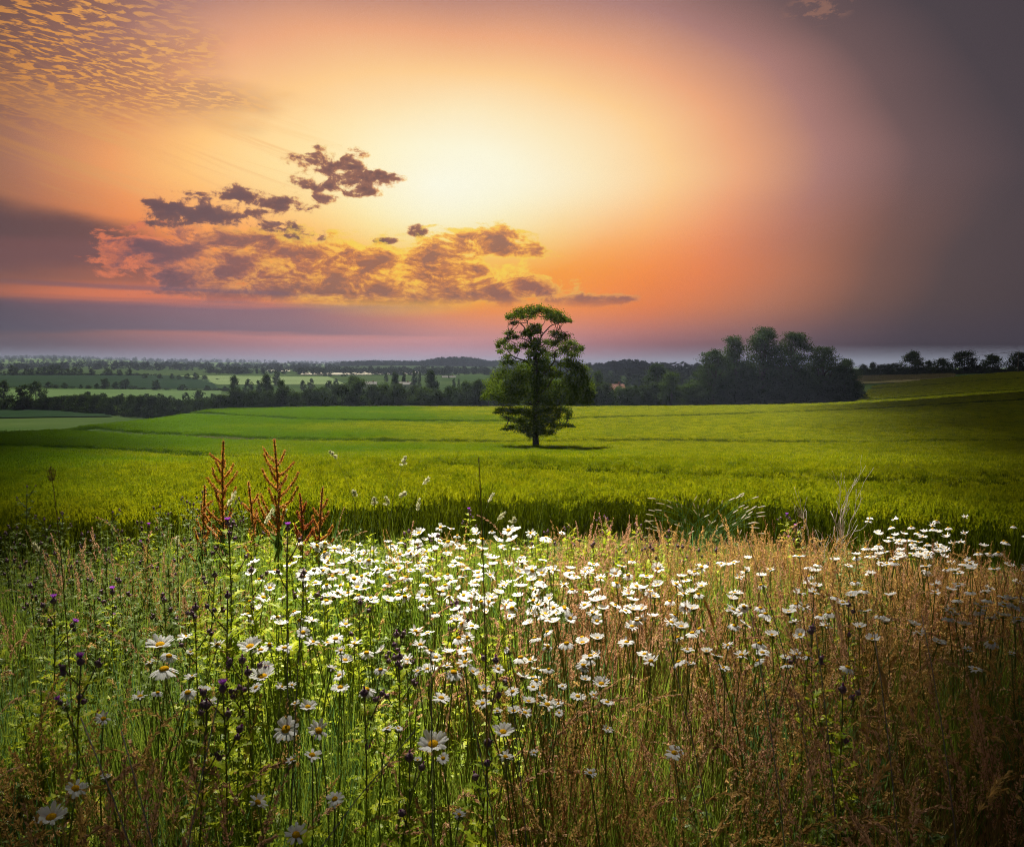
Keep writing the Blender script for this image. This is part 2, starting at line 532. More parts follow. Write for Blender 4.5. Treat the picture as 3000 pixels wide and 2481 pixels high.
def plant_mat(name, c1, c2, trans=0.35, gloss=0.04, rough=0.5, tcol=None, obj_var=0.5, patch=None, hue=None):
    """leaf: diffuse + translucent + a little gloss; colour varies by leaf and by plant"""
    m, g = new_mat(name)
    nt = m.node_tree
    geo = g.node('ShaderNodeNewGeometry')
    oi = g.node('ShaderNodeObjectInfo')
    f = g.m('ADD', g.m('MULTIPLY', geo.outputs['Random Per Island'], 1 - obj_var), g.m('MULTIPLY', oi.outputs['Random'], obj_var))
    col = g.mix(f, c1, c2)
    if patch is not None:                       # slow drift of hue over the ground, by where the plant stands
        n = g.noise(oi.outputs['Location'], patch[1], 3.0, 0.55)
        sx = g.node('ShaderNodeSeparateXYZ')
        nt.links.new(oi.outputs['Location'], sx.inputs[0])
        n = g.m('ADD', n, g.m('MULTIPLY', sx.outputs[0], -0.007))      # greener towards the left of the field
        col = g.mix(g.step(n, 0.42, 0.72), col, patch[0])
    nz = g.noise(g.node('ShaderNodeTexCoord').outputs['Object'], 60.0, 2.0)
    col = g.mix(0.5, col, g.mix(nz, (0.55, 0.55, 0.55), (1.25, 1.25, 1.25)), 'MULTIPLY')
    d = g.node('ShaderNodeBsdfDiffuse')
    nt.links.new(col, d.inputs[0])
    t = g.node('ShaderNodeBsdfTranslucent')
    if tcol is not None:
        nt.links.new(g.mix(1.0, col, tcol, 'MULTIPLY'), t.inputs[0])
    else:
        nt.links.new(col, t.inputs[0])
    mx = g.node('ShaderNodeMixShader')
    mx.inputs[0].default_value = trans
    nt.links.new(d.outputs[0], mx.inputs[1])
    nt.links.new(t.outputs[0], mx.inputs[2])
    last = mx.outputs[0]
    if gloss > 0:
        gl = g.node('ShaderNodeBsdfGlossy')
        gl.inputs['Roughness'].default_value = rough
        gl.inputs['Color'].default_value = (0.9, 0.9, 0.85, 1)
        m2 = g.node('ShaderNodeMixShader')
        m2.inputs[0].default_value = gloss
        nt.links.new(last, m2.inputs[1])
        nt.links.new(gl.outputs[0], m2.inputs[2])
        last = m2.outputs[0]
    o = g.node('ShaderNodeOutputMaterial')
    nt.links.new(last, o.inputs[0])
    return m


def solid_mat(name, c1, c2=None, scale=3.0, rough=0.8, detail=5.0, bump=0.0, spec=0.3, coord='Object', stops=(0.35, 0.65)):
    m, g = new_mat(name)
    nt = m.node_tree
    tcn = g.node('ShaderNodeTexCoord').outputs[coord]
    n = g.noise(tcn, scale, detail, 0.6)
    col = g.mix(g.step(n, stops[0], stops[1]), c1, c2 or tuple(v * 0.7 for v in c1))
    p = g.node('ShaderNodeBsdfPrincipled' if spec > 0.1 else 'ShaderNodeBsdfDiffuse')
    nt.links.new(col, p.inputs[0])
    if spec > 0.1:
        p.inputs['Roughness'].default_value = rough
        p.inputs['Specular IOR Level'].default_value = spec
    if bump:
        b = g.node('ShaderNodeBump')
        b.inputs['Strength'].default_value = bump
        nt.links.new(n, b.inputs['Height'])
        nt.links.new(b.outputs[0], p.inputs['Normal'])
    o = g.node('ShaderNodeOutputMaterial')
    nt.links.new(p.outputs[0], o.inputs[0])
    return m


# ------------------------------------------------------------------ terrain
TD = np.array([0, 2.5, 4, 5.5, 7.5, 10, 13, 20, 30, 40, 60, 85, 110, 130, 150, 200, 260, 330, 420, 600, 650, 1000, 1500, 2200, 2700, 3300, 4500, 6500, 9500.0])
TP = np.array([-700, 0, 350, 650, 1000, 1500, 2000, 2450, 2700, 3000, 3700.0])
near_c = [0, 0, -.08, -.35, -.75, -1.12, -1.55, -2.15, -2.85]
TZ = np.array([
    near_c + [-3.5, -4.7, -5.8, -7.3, -9, -10.5, -12.5, -14.3, -16.2, -17.4, -17.8, -16.2, -8, -6, -3, 0, 12, 40, 50, 40],
    near_c + [-3.5, -4.7, -5.85, -7.05, -8.7, -10.5, -12.5, -14.3, -16.2, -17.4, -17.8, -16.2, -8, -6, -3, 0, 12, 40, 50, 40],
    near_c + [-3.7, -5.1, -6.2, -7, -7.6, -8.7, -12.3, -14.5, -16.4, -17.4, -17.8, -16.5, -9, -6.5, -3, 0, 10, 37, 46, 36],
    near_c + [-3.85, -5.5, -6.5, -7, -7.3, -7.7, -9, -14, -16.6, -17.6, -18, -17, -10, -7, -3, 0, 8, 25, 30, 30],
    near_c + [-3.85, -5.55, -6.65, -7.1, -7.4, -7.8, -9, -13.5, -16.8, -17.8, -18, -17, -11, -7, -2, 2, 8, 17, 20, 20],
    near_c + [-3.85, -5.55, -6.7, -7.15, -7.45, -7.9, -9.2, -13, -16.8, -17.5, -16.5, -15.5, -10, -7, 2, 10, 9, 8, 8, 8],
    near_c + [-3.85, -5.5, -6.6, -7, -7.3, -7.6, -8.8, -11.5, -13.5, -14, -12, -11, -7, -4, -5, -6, -6, -6, -6, -6],
    near_c + [-3.7, -5.2, -6.2, -6.6, -6.8, -7, -7.6, -7, -5.6, -3.8, -4.5, -5, -8, -9, -9, -9, -9, -9, -9, -9],
    near_c + [-3.6, -4.9, -5.9, -6.2, -6.4, -6.5, -6.4, -5.8, -4.4, -2.8, -3.5, -4, -8, -9, -9, -9, -9, -9, -9, -9],
    near_c + [-3.5, -4.7, -5.5, -5.8, -5.85, -5.75, -5, -3.5, -1.7, -1, -2.5, -3, -8, -9, -9, -9, -9, -9, -9, -9],
    near_c + [-3.3, -4.3, -4.9, -4.9, -4.8, -4.4, -3.3, -1.4, 0.6, 1, -1, -2, -8, -9, -9, -9, -9, -9, -9, -9],
])


def pchip(xs, ys, xq):
    h = np.diff(xs)
    d = np.diff(ys) / h
    m = np.zeros_like(ys)
    for k in range(1, len(xs) - 1):
        if d[k - 1] * d[k] > 0:
            w1, w2 = 2 * h[k] + h[k - 1], h[k] + 2 * h[k - 1]
            m[k] = (w1 + w2) / (w1 / d[k - 1] + w2 / d[k])
    m[0], m[-1] = d[0], d[-1]
    k = np.clip(np.searchsorted(xs, xq) - 1, 0, len(xs) - 2)
    t = np.clip((xq - xs[k]) / h[k], 0, 1)
    return ((1 + 2 * t) * (1 - t) ** 2 * ys[k] + t * (1 - t) ** 2 * h[k] * m[k] + t * t * (3 - 2 * t) * ys[k + 1] + t * t * (t - 1) * h[k] * m[k + 1])


_L = np.log(TD + 3.0)
_LQ = np.linspace(_L[0], _L[-1], 500)
_TA = np.arctan((TP - CX) / FPX)
_AQ = np.linspace(_TA[0], _TA[-1], 160)
_cols = np.array([pchip(_L, z, _LQ) for z in TZ])
_TAB = np.array([pchip(_TA, _cols[:, j], _AQ) for j in range(len(_LQ))]).T
for _ in range(2):                                   # soften across the view direction
    _TAB[1:-1] = 0.25 * _TAB[:-2] + 0.5 * _TAB[1:-1] + 0.25 * _TAB[2:]


def zt(X, Y):
    X, Y = np.asarray(X, float), np.asarray(Y, float)
    D = np.hypot(X, Y)
    a = np.clip(np.arctan2(X, Y), _AQ[0], _AQ[-1])
    ia = (a - _AQ[0]) / (_AQ[1] - _AQ[0])
    il = np.clip((np.log(D + 3.0) - _LQ[0]) / (_LQ[1] - _LQ[0]), 0, len(_LQ) - 1.001)
    i0 = np.clip(ia.astype(int), 0, len(_AQ) - 2)
    j0 = il.astype(int)
    fa, fl = ia - i0, il - j0
    z = (_TAB[i0, j0] * (1 - fa) * (1 - fl) + _TAB[i0 + 1, j0] * fa * (1 - fl) + _TAB[i0, j0 + 1] * (1 - fa) * fl + _TAB[i0 + 1, j0 + 1] * fa * fl)
    wob = np.clip((D - 700) / 1500, 0, 1) * (5.0 * np.sin(X / 310 + 1.0) * np.sin(Y / 420) + 3.0 * np.sin(X / 140 + Y / 230))
    return z + wob


def ground_hit(px, py, lift=0.0, d0=1.0, d1=9000.0):
    """first point of the terrain (raised by lift) along the ray through a pixel"""
    d = pix_dir(px, py)
    Y = np.exp(np.linspace(math.log(d0), math.log(d1), 6000))
    P = np.array([0, 0, EYE])[None] + d[None] * (Y / d[1])[:, None]
    below = P[:, 2] < zt(P[:, 0], P[:, 1]) + lift
    k = int(np.argmax(below)) if below.any() else len(Y) - 1
    return P[k]


def gz(p, dz=0.0):
    return (float(p[0]), float(p[1]), float(zt(p[0], p[1])) + dz)


def build_ground():
    rings = np.concatenate([[0.0], np.exp(np.linspace(math.log(0.5), math.log(10500), 230))])
    az = np.radians(np.concatenate([np.linspace(-180, -46, 18)[:-1], np.linspace(-46, 46, 150), np.linspace(46, 180, 18)[1:-1]]))
    X = rings[:, None] * np.sin(az)[None]
    Y = rings[:, None] * np.cos(az)[None]
    Z = zt(X, Y)
    V = np.stack([X, Y, Z], -1).reshape(-1, 3)
    n = len(az)
    i = np.arange(len(rings) - 1)[:, None] * n
    j = np.arange(n)[None]
    j2 = (j + 1) % n
    F = np.stack([i + j, i + n + j, i + n + j2, i + j2], -1).reshape(-1, 4)
    m, g = new_mat('earth_and_pasture')
    nt = m.node_tree
    geo = g.node('ShaderNodeNewGeometry')
    ln = g.node('ShaderNodeVectorMath', operation='LENGTH')
    nt.links.new(geo.outputs['Position'], ln.inputs[0])
    n1 = g.noise(geo.outputs['Position'], 6.0, 6.0, 0.65)
    soil = g.mix(n1, (0.020, 0.014, 0.008), (0.055, 0.042, 0.022))
    n2 = g.noise(geo.outputs['Position'], 0.012, 5.0, 0.6)
    past = g.mix(g.step(n2, 0.35, 0.65), (0.032, 0.062, 0.016), (0.055, 0.085, 0.026))
    col = g.mix(g.step(ln.outputs['Value'], 80.0, 130.0), soil, past)
    p = g.node('ShaderNodeBsdfDiffuse')
    nt.links.new(col, p.inputs[0])
    b = g.node('ShaderNodeBump')
    b.inputs['Strength'].default_value = 0.6
    b.inputs['Distance'].default_value = 0.03
    nt.links.new(n1, b.inputs['Height'])
    nt.links.new(b.outputs[0], p.inputs['Normal'])
    o = g.node('ShaderNodeOutputMaterial')
    nt.links.new(p.outputs[0], o.inputs[0])
    mb = MB().add(V, F)
    tag(link('ground', mb.mesh('ground', m, True)), 'rolling ground sloping from the flowery bank down to a valley', kind='structure')


build_ground()


def field_sheet(name, label, pix, mat, lift=0.35, nu=28, nv=10, d0=120.0):
    """a field draped on the terrain: pix = four picture corners (left-near, right-near, right-far, left-far)"""
    c = [ground_hit(px, py, 0.0, d0)[:2] for px, py in pix]
    u = np.linspace(0, 1, nu)[:, None, None]
    v = np.linspace(0, 1, nv)[None, :, None]
    P = (1 - u) * (1 - v) * c[0] + u * (1 - v) * c[1] + u * v * c[2] + (1 - u) * v * c[3]
    Z = zt(P[..., 0], P[..., 1]) + lift
    V = np.concatenate([P, Z[..., None]], -1).reshape(-1, 3)
    i = np.arange(nu - 1)[:, None] * nv
    j = np.arange(nv - 1)[None]
    F = np.stack([i + j, i + nv + j, i + nv + j + 1, i + j + 1], -1).reshape(-1, 4)
    return tag(link(name, MB().add(V, F).mesh(name, mat, True)), label, kind='structure')


M_crop_a = solid_mat('young_crop', (0.075, 0.13, 0.045), (0.095, 0.15, 0.055), 0.02, 0.95, spec=0.05)
M_crop_b = solid_mat('pale_crop', (0.14, 0.2, 0.08), (0.17, 0.23, 0.1), 0.015, 0.95, spec=0.05)
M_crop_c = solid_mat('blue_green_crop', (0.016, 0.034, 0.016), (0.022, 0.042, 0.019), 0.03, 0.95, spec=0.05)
M_straw = solid_mat('pale_straw', (0.46, 0.43, 0.33), (0.55, 0.52, 0.42), 0.01, 0.95, spec=0.05)
M_dryg = solid_mat('dry_meadow', (0.22, 0.18, 0.09), (0.11, 0.12, 0.045), 0.12, 0.95, spec=0.05)
FIELDS = [
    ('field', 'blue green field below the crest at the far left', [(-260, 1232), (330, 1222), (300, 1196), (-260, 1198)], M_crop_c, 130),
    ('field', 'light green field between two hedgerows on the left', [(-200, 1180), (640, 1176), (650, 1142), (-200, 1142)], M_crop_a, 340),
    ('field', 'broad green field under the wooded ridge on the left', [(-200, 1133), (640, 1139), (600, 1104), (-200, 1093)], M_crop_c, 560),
    ('field', 'pale bright green field in the middle of the valley', [(640, 1128), (1010, 1126), (960, 1104), (520, 1101)], M_crop_b, 600),
    ('field', 'pale straw coloured field left of centre in the far valley', [(880, 1099), (1090, 1099), (1080, 1092), (880, 1092)], M_straw, 900),
    ('field', 'pale straw field under the far ridge near the centre', [(1060, 1098), (1230, 1096), (1230, 1088), (1060, 1090)], M_straw, 900),
    ('field', 'hazy green field below the round wooded hill', [(1290, 1094), (1440, 1094), (1440, 1084), (1290, 1084)], M_crop_b, 900),
    ('field', 'thin bright strip of far field left of the pylon row', [(780, 1089), (850, 1089), (850, 1085), (780, 1085)], M_straw, 1000),
]
for nm, lb, px_, mt, d0 in FIELDS:
    field_sheet(nm, lb, px_, mt, 0.4 if d0 < 700 else 0.8, d0=float(d0))

# ------------------------------------------------------------------ scattered growth (stuff): one object, geometry nodes
PROTO = bpy.data.collections.new('prototypes')       # not linked to the scene


def proto(name, me):
    o = bpy.data.objects.new(name, me)
    PROTO.objects.link(o)
    return o


def scatter(name, label, cat, P, rot, scl, pid, protos, kind='stuff'):
    me = bpy.data.meshes.new(name)
    n = len(P)
    me.vertices.add(n)
    me.vertices.foreach_set('co', np.asarray(P, np.float32).ravel())
    a = me.attributes.new('rot', 'FLOAT_VECTOR', 'POINT')
    a.data.foreach_set('vector', np.asarray(rot, np.float32).ravel())
    a = me.attributes.new('scl', 'FLOAT_VECTOR', 'POINT')
    s = np.asarray(scl, np.float32)
    if s.ndim == 1:
        s = np.repeat(s[:, None], 3, 1)
    a.data.foreach_set('vector', s.ravel())
    a = me.attributes.new('pid', 'INT', 'POINT')
    a.data.foreach_set('value', np.asarray(pid, np.int32))
    o = link(name, me)
    ng = bpy.data.node_groups.new(name + '_nodes', 'GeometryNodeTree')
    ng.interface.new_socket('Geometry', in_out='INPUT', socket_type='NodeSocketGeometry')
    ng.interface.new_socket('Geometry', in_out='OUTPUT', socket_type='NodeSocketGeometry')
    N, Lk = ng.nodes, ng.links
    gi, go = N.new('NodeGroupInput'), N.new('NodeGroupOutput')
    join = N.new('GeometryNodeJoinGeometry')

    def named(nm, t):
        q = N.new('GeometryNodeInputNamedAttribute')
        q.data_type = t
        q.inputs['Name'].default_value = nm
        return q.outputs['Attribute']
    ra, sa, ia = named('rot', 'FLOAT_VECTOR'), named('scl', 'FLOAT_VECTOR'), named('pid', 'INT')
    e2r = N.new('FunctionNodeEulerToRotation')
    Lk.new(ra, e2r.inputs[0])
    for k, po in enumerate(protos):
        oi = N.new('GeometryNodeObjectInfo')
        oi.inputs['Object'].default_value = po
        oi.inputs['As Instance'].default_value = True
        cmp_ = N.new('FunctionNodeCompare')
        cmp_.data_type = 'INT'
        cmp_.operation = 'EQUAL'
        Lk.new(ia, cmp_.inputs[2])
        cmp_.inputs[3].default_value = k
        ip = N.new('GeometryNodeInstanceOnPoints')
        Lk.new(gi.outputs[0], ip.inputs['Points'])
        Lk.new(cmp_.outputs[0], ip.inputs['Selection'])
        Lk.new(oi.outputs['Geometry'], ip.inputs['Instance'])
        Lk.new(e2r.outputs[0], ip.inputs['Rotation'])
        Lk.new(sa, ip.inputs['Scale'])
        Lk.new(ip.outputs[0], join.inputs[0])
    Lk.new(join.outputs[0], go.inputs[0])
    md = o.modifiers.new('scatter', 'NODES')
    md.node_group = ng
    return tag(o, label, cat, None, kind)


# ------------------------------------------------------------------ wheat
M_wheat_ear = plant_mat('wheat_ear', (0.088, 0.13, 0.003), (0.295, 0.30, 0.005), 0.45, 0.0, 0.5, None, 0.55, ((0.075, 0.145, 0.004), 0.03))
M_wheat_leaf = plant_mat('wheat_leaf', (0.030, 0.055, 0.002), (0.13, 0.15, 0.004), 0.34, 0.0, 0.5, None, 0.6, ((0.048, 0.10, 0.004), 0.03))


def wheat_patch(seed, n, size, lod):
    rng = np.random.default_rng(seed)
    mb = MB()
    xy = rng.uniform(-size / 2, size / 2, (n, 2))
    h = rng.normal(0.70, 0.035, n)
    base = np.concatenate([xy, np.zeros((n, 1))], 1)
    az = rng.uniform(0, 2 * np.pi, n)
    lean = rng.uniform(0.02, 0.16, n)
    d = np.stack([np.cos(az) * np.sin(lean), np.sin(az) * np.sin(lean), np.cos(lean)], -1)
    top = base + d * h[:, None]
    if lod < 2:
        V, F, _ = blades(rng, base, h, lean, 0.006 if lod == 0 else 0.010, 2, 0.3, az)
        mb.add(V, F, 1)
    # ears: tapering, four-sided, slightly nodding
    ed = d + rng.normal(0, 0.22, (n, 3)) * [1, 1, 0.2]
    el = rng.uniform(0.075, 0.105, n)
    if lod == 0:
        ed /= np.linalg.norm(ed, axis=1)[:, None]
        for k in range(5):                        # spikelets stacked in two ranks
            for s in (-1, 1):
                u = np.cross(ed, [0.3, 0.9, 0.1])
                u /= np.linalg.norm(u, axis=1)[:, None]
                c = top + ed * (el * (0.12 + 0.17 * k))[:, None] + u * (s * 0.0055)
                V, F = diamonds(rng, c, ed + u * s * 0.45, 0.032, 0.017)
                mb.add(V, F, 0)
    else:
        w = 0.030 if lod == 1 else 0.046
        V, F = diamonds(rng, top + d * 0.04, ed, el * (1.0 if lod == 1 else 1.25), w, 3)
        mb.add(V, F, 0)
    # leaves
    nl = 2
    for k in range(nl):
        b = base + d * (h * rng.uniform(0.45, 0.93, n))[:, None]
        V, F, _ = blades(rng, b, rng.uniform(0.07, 0.15, n), rng.uniform(0.7, 1.8, n), (0.010, 0.016, 0.030)[lod], (3, 2, 2)[lod], 1.0)
        mb.add(V, F, 1)
    return proto('wheat_patch', mb.mesh('wheat_patch', [M_wheat_ear, M_wheat_leaf]))


WH_EDGE = lambda t: 12.6 + 1.2 * np.sin(t * 9.0) + 1.5 * t

# tractor lines traced on the crop, as they run over the ground
TRAM_PIX = [
    [(330, 1203), (700, 1216), (1000, 1228), (1450, 1232), (1750, 1222), (2050, 1214), (2300, 1206), (2750, 1184), (3100, 1164)],
    [(-150, 1230), (0, 1240), (400, 1266), (1000, 1287), (1450, 1291), (1750, 1288), (2000, 1288), (2300, 1293), (2700, 1291), (3100, 1287)],
    [(-150, 1296), (0, 1302), (350, 1315), (800, 1337), (1000, 1345), (1400, 1355), (1650, 1370), (2000, 1381), (2300, 1392), (2700, 1400), (3100, 1404)],
    [(2530, 1139), (2700, 1128), (2850, 1116), (3100, 1106)],
    [(2530, 1172), (2700, 1160), (2850, 1149), (3100, 1136)],
]


def tram_polylines():
    out = []
    for pl in TRAM_PIX:
        P = np.array([ground_hit(px, py, 0.72, 20.0)[:2] for px, py in pl])
        s = np.linspace(0, len(P) - 1, 160)
        i = np.clip(s.astype(int), 0, len(P) - 2)
        Q = np.stack([pchip(np.arange(len(P), dtype=float), P[:, k], s) for k in (0, 1)], -1)
        out.append(Q)
    return out


def build_wheat():
    rng = np.random.default_rng(11)
    protos = [wheat_patch(20 + k, 44, 0.36, 0) for k in range(4)] + [wheat_patch(30 + k, 54, 0.56, 1) for k in range(4)] + [wheat_patch(40 + k, 95, 1.05, 2) for k in range(4)]
    trams = tram_polylines()
    PX = np.array([-900, 0, 280, 650, 1500, 2400, 2512, 2560, 2700, 3000, 3900.])
    DX = np.array([135, 150, 172, 197, 198, 199, 201, 300, 338, 388, 396.])
    allP, allpid, allH = [], [], []
    for lod, (r0, r1, pitch) in enumerate([(11.5, 32, 0.27), (32, 85, 0.42), (85, 396, 0.80)]):
        xs = np.arange(-r1 * 0.9, r1 * 0.9, pitch)
        ys = np.arange(max(r0 * 0.7, 8), r1, pitch)
        X, Y = np.meshgrid(xs, ys)
        X, Y = X.ravel(), Y.ravel()
        X = X + rng.uniform(-.5, .5, X.size) * pitch
        Y = Y + rng.uniform(-.5, .5, Y.size) * pitch
        D = np.hypot(X, Y)
        px = CX + FPX * X / Y
        t = X / Y
        keep = (D >= r0) & (D < r1) & (px > -420) & (px < 3420) & (D < np.interp(px, PX, DX)) & (D > WH_EDGE(t) + rng.normal(0, 0.12, X.size))
        X, Y, D = X[keep], Y[keep], D[keep]
        ok = np.ones(X.size, bool)
        low = np.ones(X.size)
        for Q in trams:                                   # leave the wheel tracks bare
            o_ = np.argsort(Q[:, 0])
            yc = np.interp(X, Q[o_, 0], Q[o_, 1], left=-1e4, right=-1e4)
            dy = yc - Y                                    # crop thins out towards the wheel tracks
            low = np.where((dy > 0) & (dy < 5.5), np.minimum(low, 0.74 + 0.26 * (dy / 5.5) ** 1.5), low)
            for off in ((-1.0, 1.0), (-1.1, 1.1), (-0.8, 0.8))[lod]:
                T = np.gradient(Q, axis=0)
                T /= np.linalg.norm(T, axis=1)[:, None]
                R = Q + np.stack([-T[:, 1], T[:, 0]], -1) * off
                near = np.zeros(X.size, bool)
                gap = (0.60, 0.95, 1.60)[lod]
                ylo, yhi = R[:, 1].min() - 2, R[:, 1].max() + 2
                cand = np.where((Y > ylo) & (Y < yhi))[0]
                for c0 in range(0, len(cand), 20000):
                    c = cand[c0:c0 + 20000]
                    yi = np.interp(X[c], *(lambda o: (R[o, 0], R[o, 1]))(np.argsort(R[:, 0])))
                    sl = np.gradient(R[np.argsort(R[:, 0]), 1], R[np.argsort(R[:, 0]), 0] + np.arange(len(R)) * 1e-9)
                    s_ = np.interp(X[c], R[np.argsort(R[:, 0]), 0], sl)
                    ins = (X[c] > R[:, 0].min()) & (X[c] < R[:, 0].max())
                    near[c] |= ins & (np.abs(Y[c] - yi) / np.sqrt(1 + np.clip(s_, -3, 3) ** 2) < gap)
                ok &= ~near
        # bare ring round the lone tree
        tx, ty = TREE_XY
        ok &= ((X - tx) / 2.6) ** 2 + ((Y - ty) / 1.3) ** 2 > 1.0
        X, Y = X[ok], Y[ok]
        allH.append(low[ok])
        allP.append(np.stack([X, Y, zt(X, Y)], -1))
        allpid.append(rng.integers(0, 4, X.size) + 4 * lod)
    P = np.concatenate(allP)
    pid = np.concatenate(allpid)
    n = len(P)
    rot = np.stack([rng.normal(0, 0.04, n), rng.normal(0, 0.04, n), rng.uniform(0, 6.28, n)], -1)
    # gentle swells in the height of the crop
    hh = 1.0 + 0.07 * np.sin(P[:, 0] * 0.21 + 1.3) * np.sin(P[:, 1] * 0.13) + 0.06 * np.sin(P[:, 0] * 0.9 + P[:, 1] * 0.7) + rng.normal(0, 0.075, n)
    hh = hh * np.concatenate(allH)
    scl = np.stack([np.ones(n), np.ones(n), hh], -1)
    print('wheat patches', n)
    scatter('wheat', 'green and yellow ripening wheat filling the whole field', 'wheat', P, rot, scl, pid, protos)


TREE_Y = 65.0
_b = at(1571, 1316, TREE_Y)
TREE_XY = (float(_b[0]), float(_b[1]))
build_wheat()

# ------------------------------------------------------------------ trees
M_bark = solid_mat('bark', (0.030, 0.024, 0.018), (0.060, 0.050, 0.038), 5.0, 0.95, bump=0.5, spec=0.1)
M_leaf_lone = plant_mat('maple_leaf', (0.022, 0.046, 0.009), (0.078, 0.120, 0.016), 0.40, 0.0, 0.45, (1.5, 1.35, 0.6), 0.1)
M_leaf_dark = plant_mat('hedge_leaf', (0.018, 0.034, 0.012), (0.042, 0.070, 0.020), 0.30, 0.0, 0.5, (1.3, 1.2, 0.7), 0.35)
M_leaf_mid = plant_mat('tree_leaf', (0.022, 0.046, 0.014), (0.055, 0.092, 0.024), 0.35, 0.0, 0.5, (1.3, 1.2, 0.7), 0.4)
M_leaf_far = plant_mat('far_leaf', (0.020, 0.036, 0.016), (0.040, 0.062, 0.024), 0.25, 0.0, 0.5, None, 0.4)


def clump_leaves(rng, clumps, leaf, shell=0.45, up=0.45, tuft_=0.75):
    """clumps: list of (centre, radii, count)"""
    Cs, Ns = [], []
    for c, r, n in clumps:
        u = rng.normal(size=(n, 3))
        u /= np.linalg.norm(u, axis=1)[:, None]
        rad = shell + (1.08 - shell) * rng.uniform(0, 1, n) ** 0.6
        # sub-tufts: leaves gather into sprays
        k = max(3, n // 14)
        sp = rng.normal(size=(k, 3))
        sp /= np.linalg.norm(sp, axis=1)[:, None]
        pick = rng.integers(0, k, n)
        u = u * (1.3 - tuft_) + sp[pick] * tuft_
        P = np.asarray(c) + u * rad[:, None] * np.asarray(r)
        Cs.append(P)
        Ns.append(u * 0.6 + rng.normal(0, 0.55, (n, 3)) + np.array([0, 0, up]))
    C, N = np.concatenate(Cs), np.concatenate(Ns)
    L = leaf * rng.uniform(0.65, 1.3, len(C))
    return leaf_cards(rng, C, N, L, L * rng.uniform(0.6, 0.95, len(C)))


def limb_path(rng, a, b, n=7, sag=0.08):
    a, b = np.asarray(a, float), np.asarray(b, float)
    t = np.linspace(0, 1, n)[:, None]
    L = np.linalg.norm(b - a)
    P = a + (b - a) * t
    bow = np.sin(t * np.pi) * rng.normal(0, 1, 3) * L * sag
    P = P + bow
    P[1:-1] += rng.normal(0, L * 0.018, (n - 2, 3))
    return P


def gen_tree(seed, H, W, base=0.18, n_leaf=5000, leaf=0.3, nclump=34, lopsided=0.0, trunk_r=0.03, top=0.9, gappy=1.0, limbs=True, mat=None, pointed=0.0):
    """returns trunk mesh, crown mesh for a tree of height H and spread W standing at the origin"""
    rng = np.random.default_rng(seed)
    clumps, tips = [], []
    for k in range(nclump):
        h = base + (1 - base) * (k + rng.uniform(0, 1)) / nclump
        u = (h - base) / (1 - base)
        prof = (math.sin(math.pi * min(1, 0.16 + 0.84 * u ** (0.75))) ** 0.62) * (1 - pointed * u) if u < 0.97 else 0.28
        prof = max(prof, 0.25)
        a = rng.uniform(0, 2 * np.pi)
        rr = prof * W * 0.5 * math.sqrt(rng.uniform(0.08, 1.0)) * 0.86
        cr = W * rng.uniform(0.10, 0.185) * (0.75 + 0.35 * prof)
        c = np.array([rr * math.cos(a) + lopsided * W * 0.2 * (u - 0.3), rr * math.sin(a), min(h * H, H - cr * rng.uniform(0.6, 1.1))])
        clumps.append([c, np.array([cr * rng.uniform(0.9, 1.35), cr * rng.uniform(0.9, 1.35), cr * rng.uniform(0.55, 0.95)]), 0])
        tips.append(c)
    area = np.array([c[1][0] * c[1][2] for c in clumps])
    cnt = np.maximum(8, (n_leaf * area / area.sum() * gappy).astype(int))
    clumps = [(c[0], c[1], int(m_)) for c, m_ in zip(clumps, cnt)]
    V, F = clump_leaves(rng, clumps, leaf)
    crown = MB().add(V, F).mesh('crown', mat or M_leaf_mid)
    tb = MB()
    tr = H * trunk_r
    zs = np.linspace(-0.35, H * 0.82, 9)
    drift = np.cumsum(rng.normal(0, H * 0.006, (9, 2)), 0)
    path = np.concatenate([drift + np.linspace(0, lopsided * W * 0.12, 9)[:, None] * [1, 0], zs[:, None]], 1)
    path[0, :2] = path[1, :2] = 0
    rad = tr * np.array([1.45, 1.05, 0.92, 0.82, 0.7, 0.56, 0.4, 0.25, 0.1])
    tb.add(*tube(path, rad, 8))
    if limbs:
        for c in tips[::2] if nclump > 20 else tips:
            z0 = max(H * base * 0.7, min(c[2] * rng.uniform(0.5, 0.8), H * 0.75))
            k = np.interp(z0, zs, np.arange(9))
            a = np.array([np.interp(k, np.arange(9), path[:, i]) for i in range(3)])
            r0 = np.interp(k, np.arange(9), rad) * 0.5
            tb.add(*tube(limb_path(rng, a, c), np.linspace(r0, r0 * 0.18, 7), 5))
    return tb.mesh('trunk', M_bark, True), crown


def plant_tree(name, label, cat, meshes, dims, px, top_py, width_px, Y, group=None, rng=None, base_drop=0.0):
    """stand a tree of natural size dims=(H, W) so that it has the height and spread it has on the spot"""
    X = (px - CX) / FPX * Y
    zb = float(zt(X, Y)) - base_drop
    H = at(px, top_py, Y)[2] - zb
    W = width_px / FPX * Y
    rz = float(rng.uniform(0, 6.28)) if rng is not None else 0.0
    e = thing(name, label, cat, (X, Y, zb), rz, (W / dims[1], W / dims[1], H / dims[0]), group)
    link('trunk', meshes[0], e)
    link('crown', meshes[1], e)
    return e


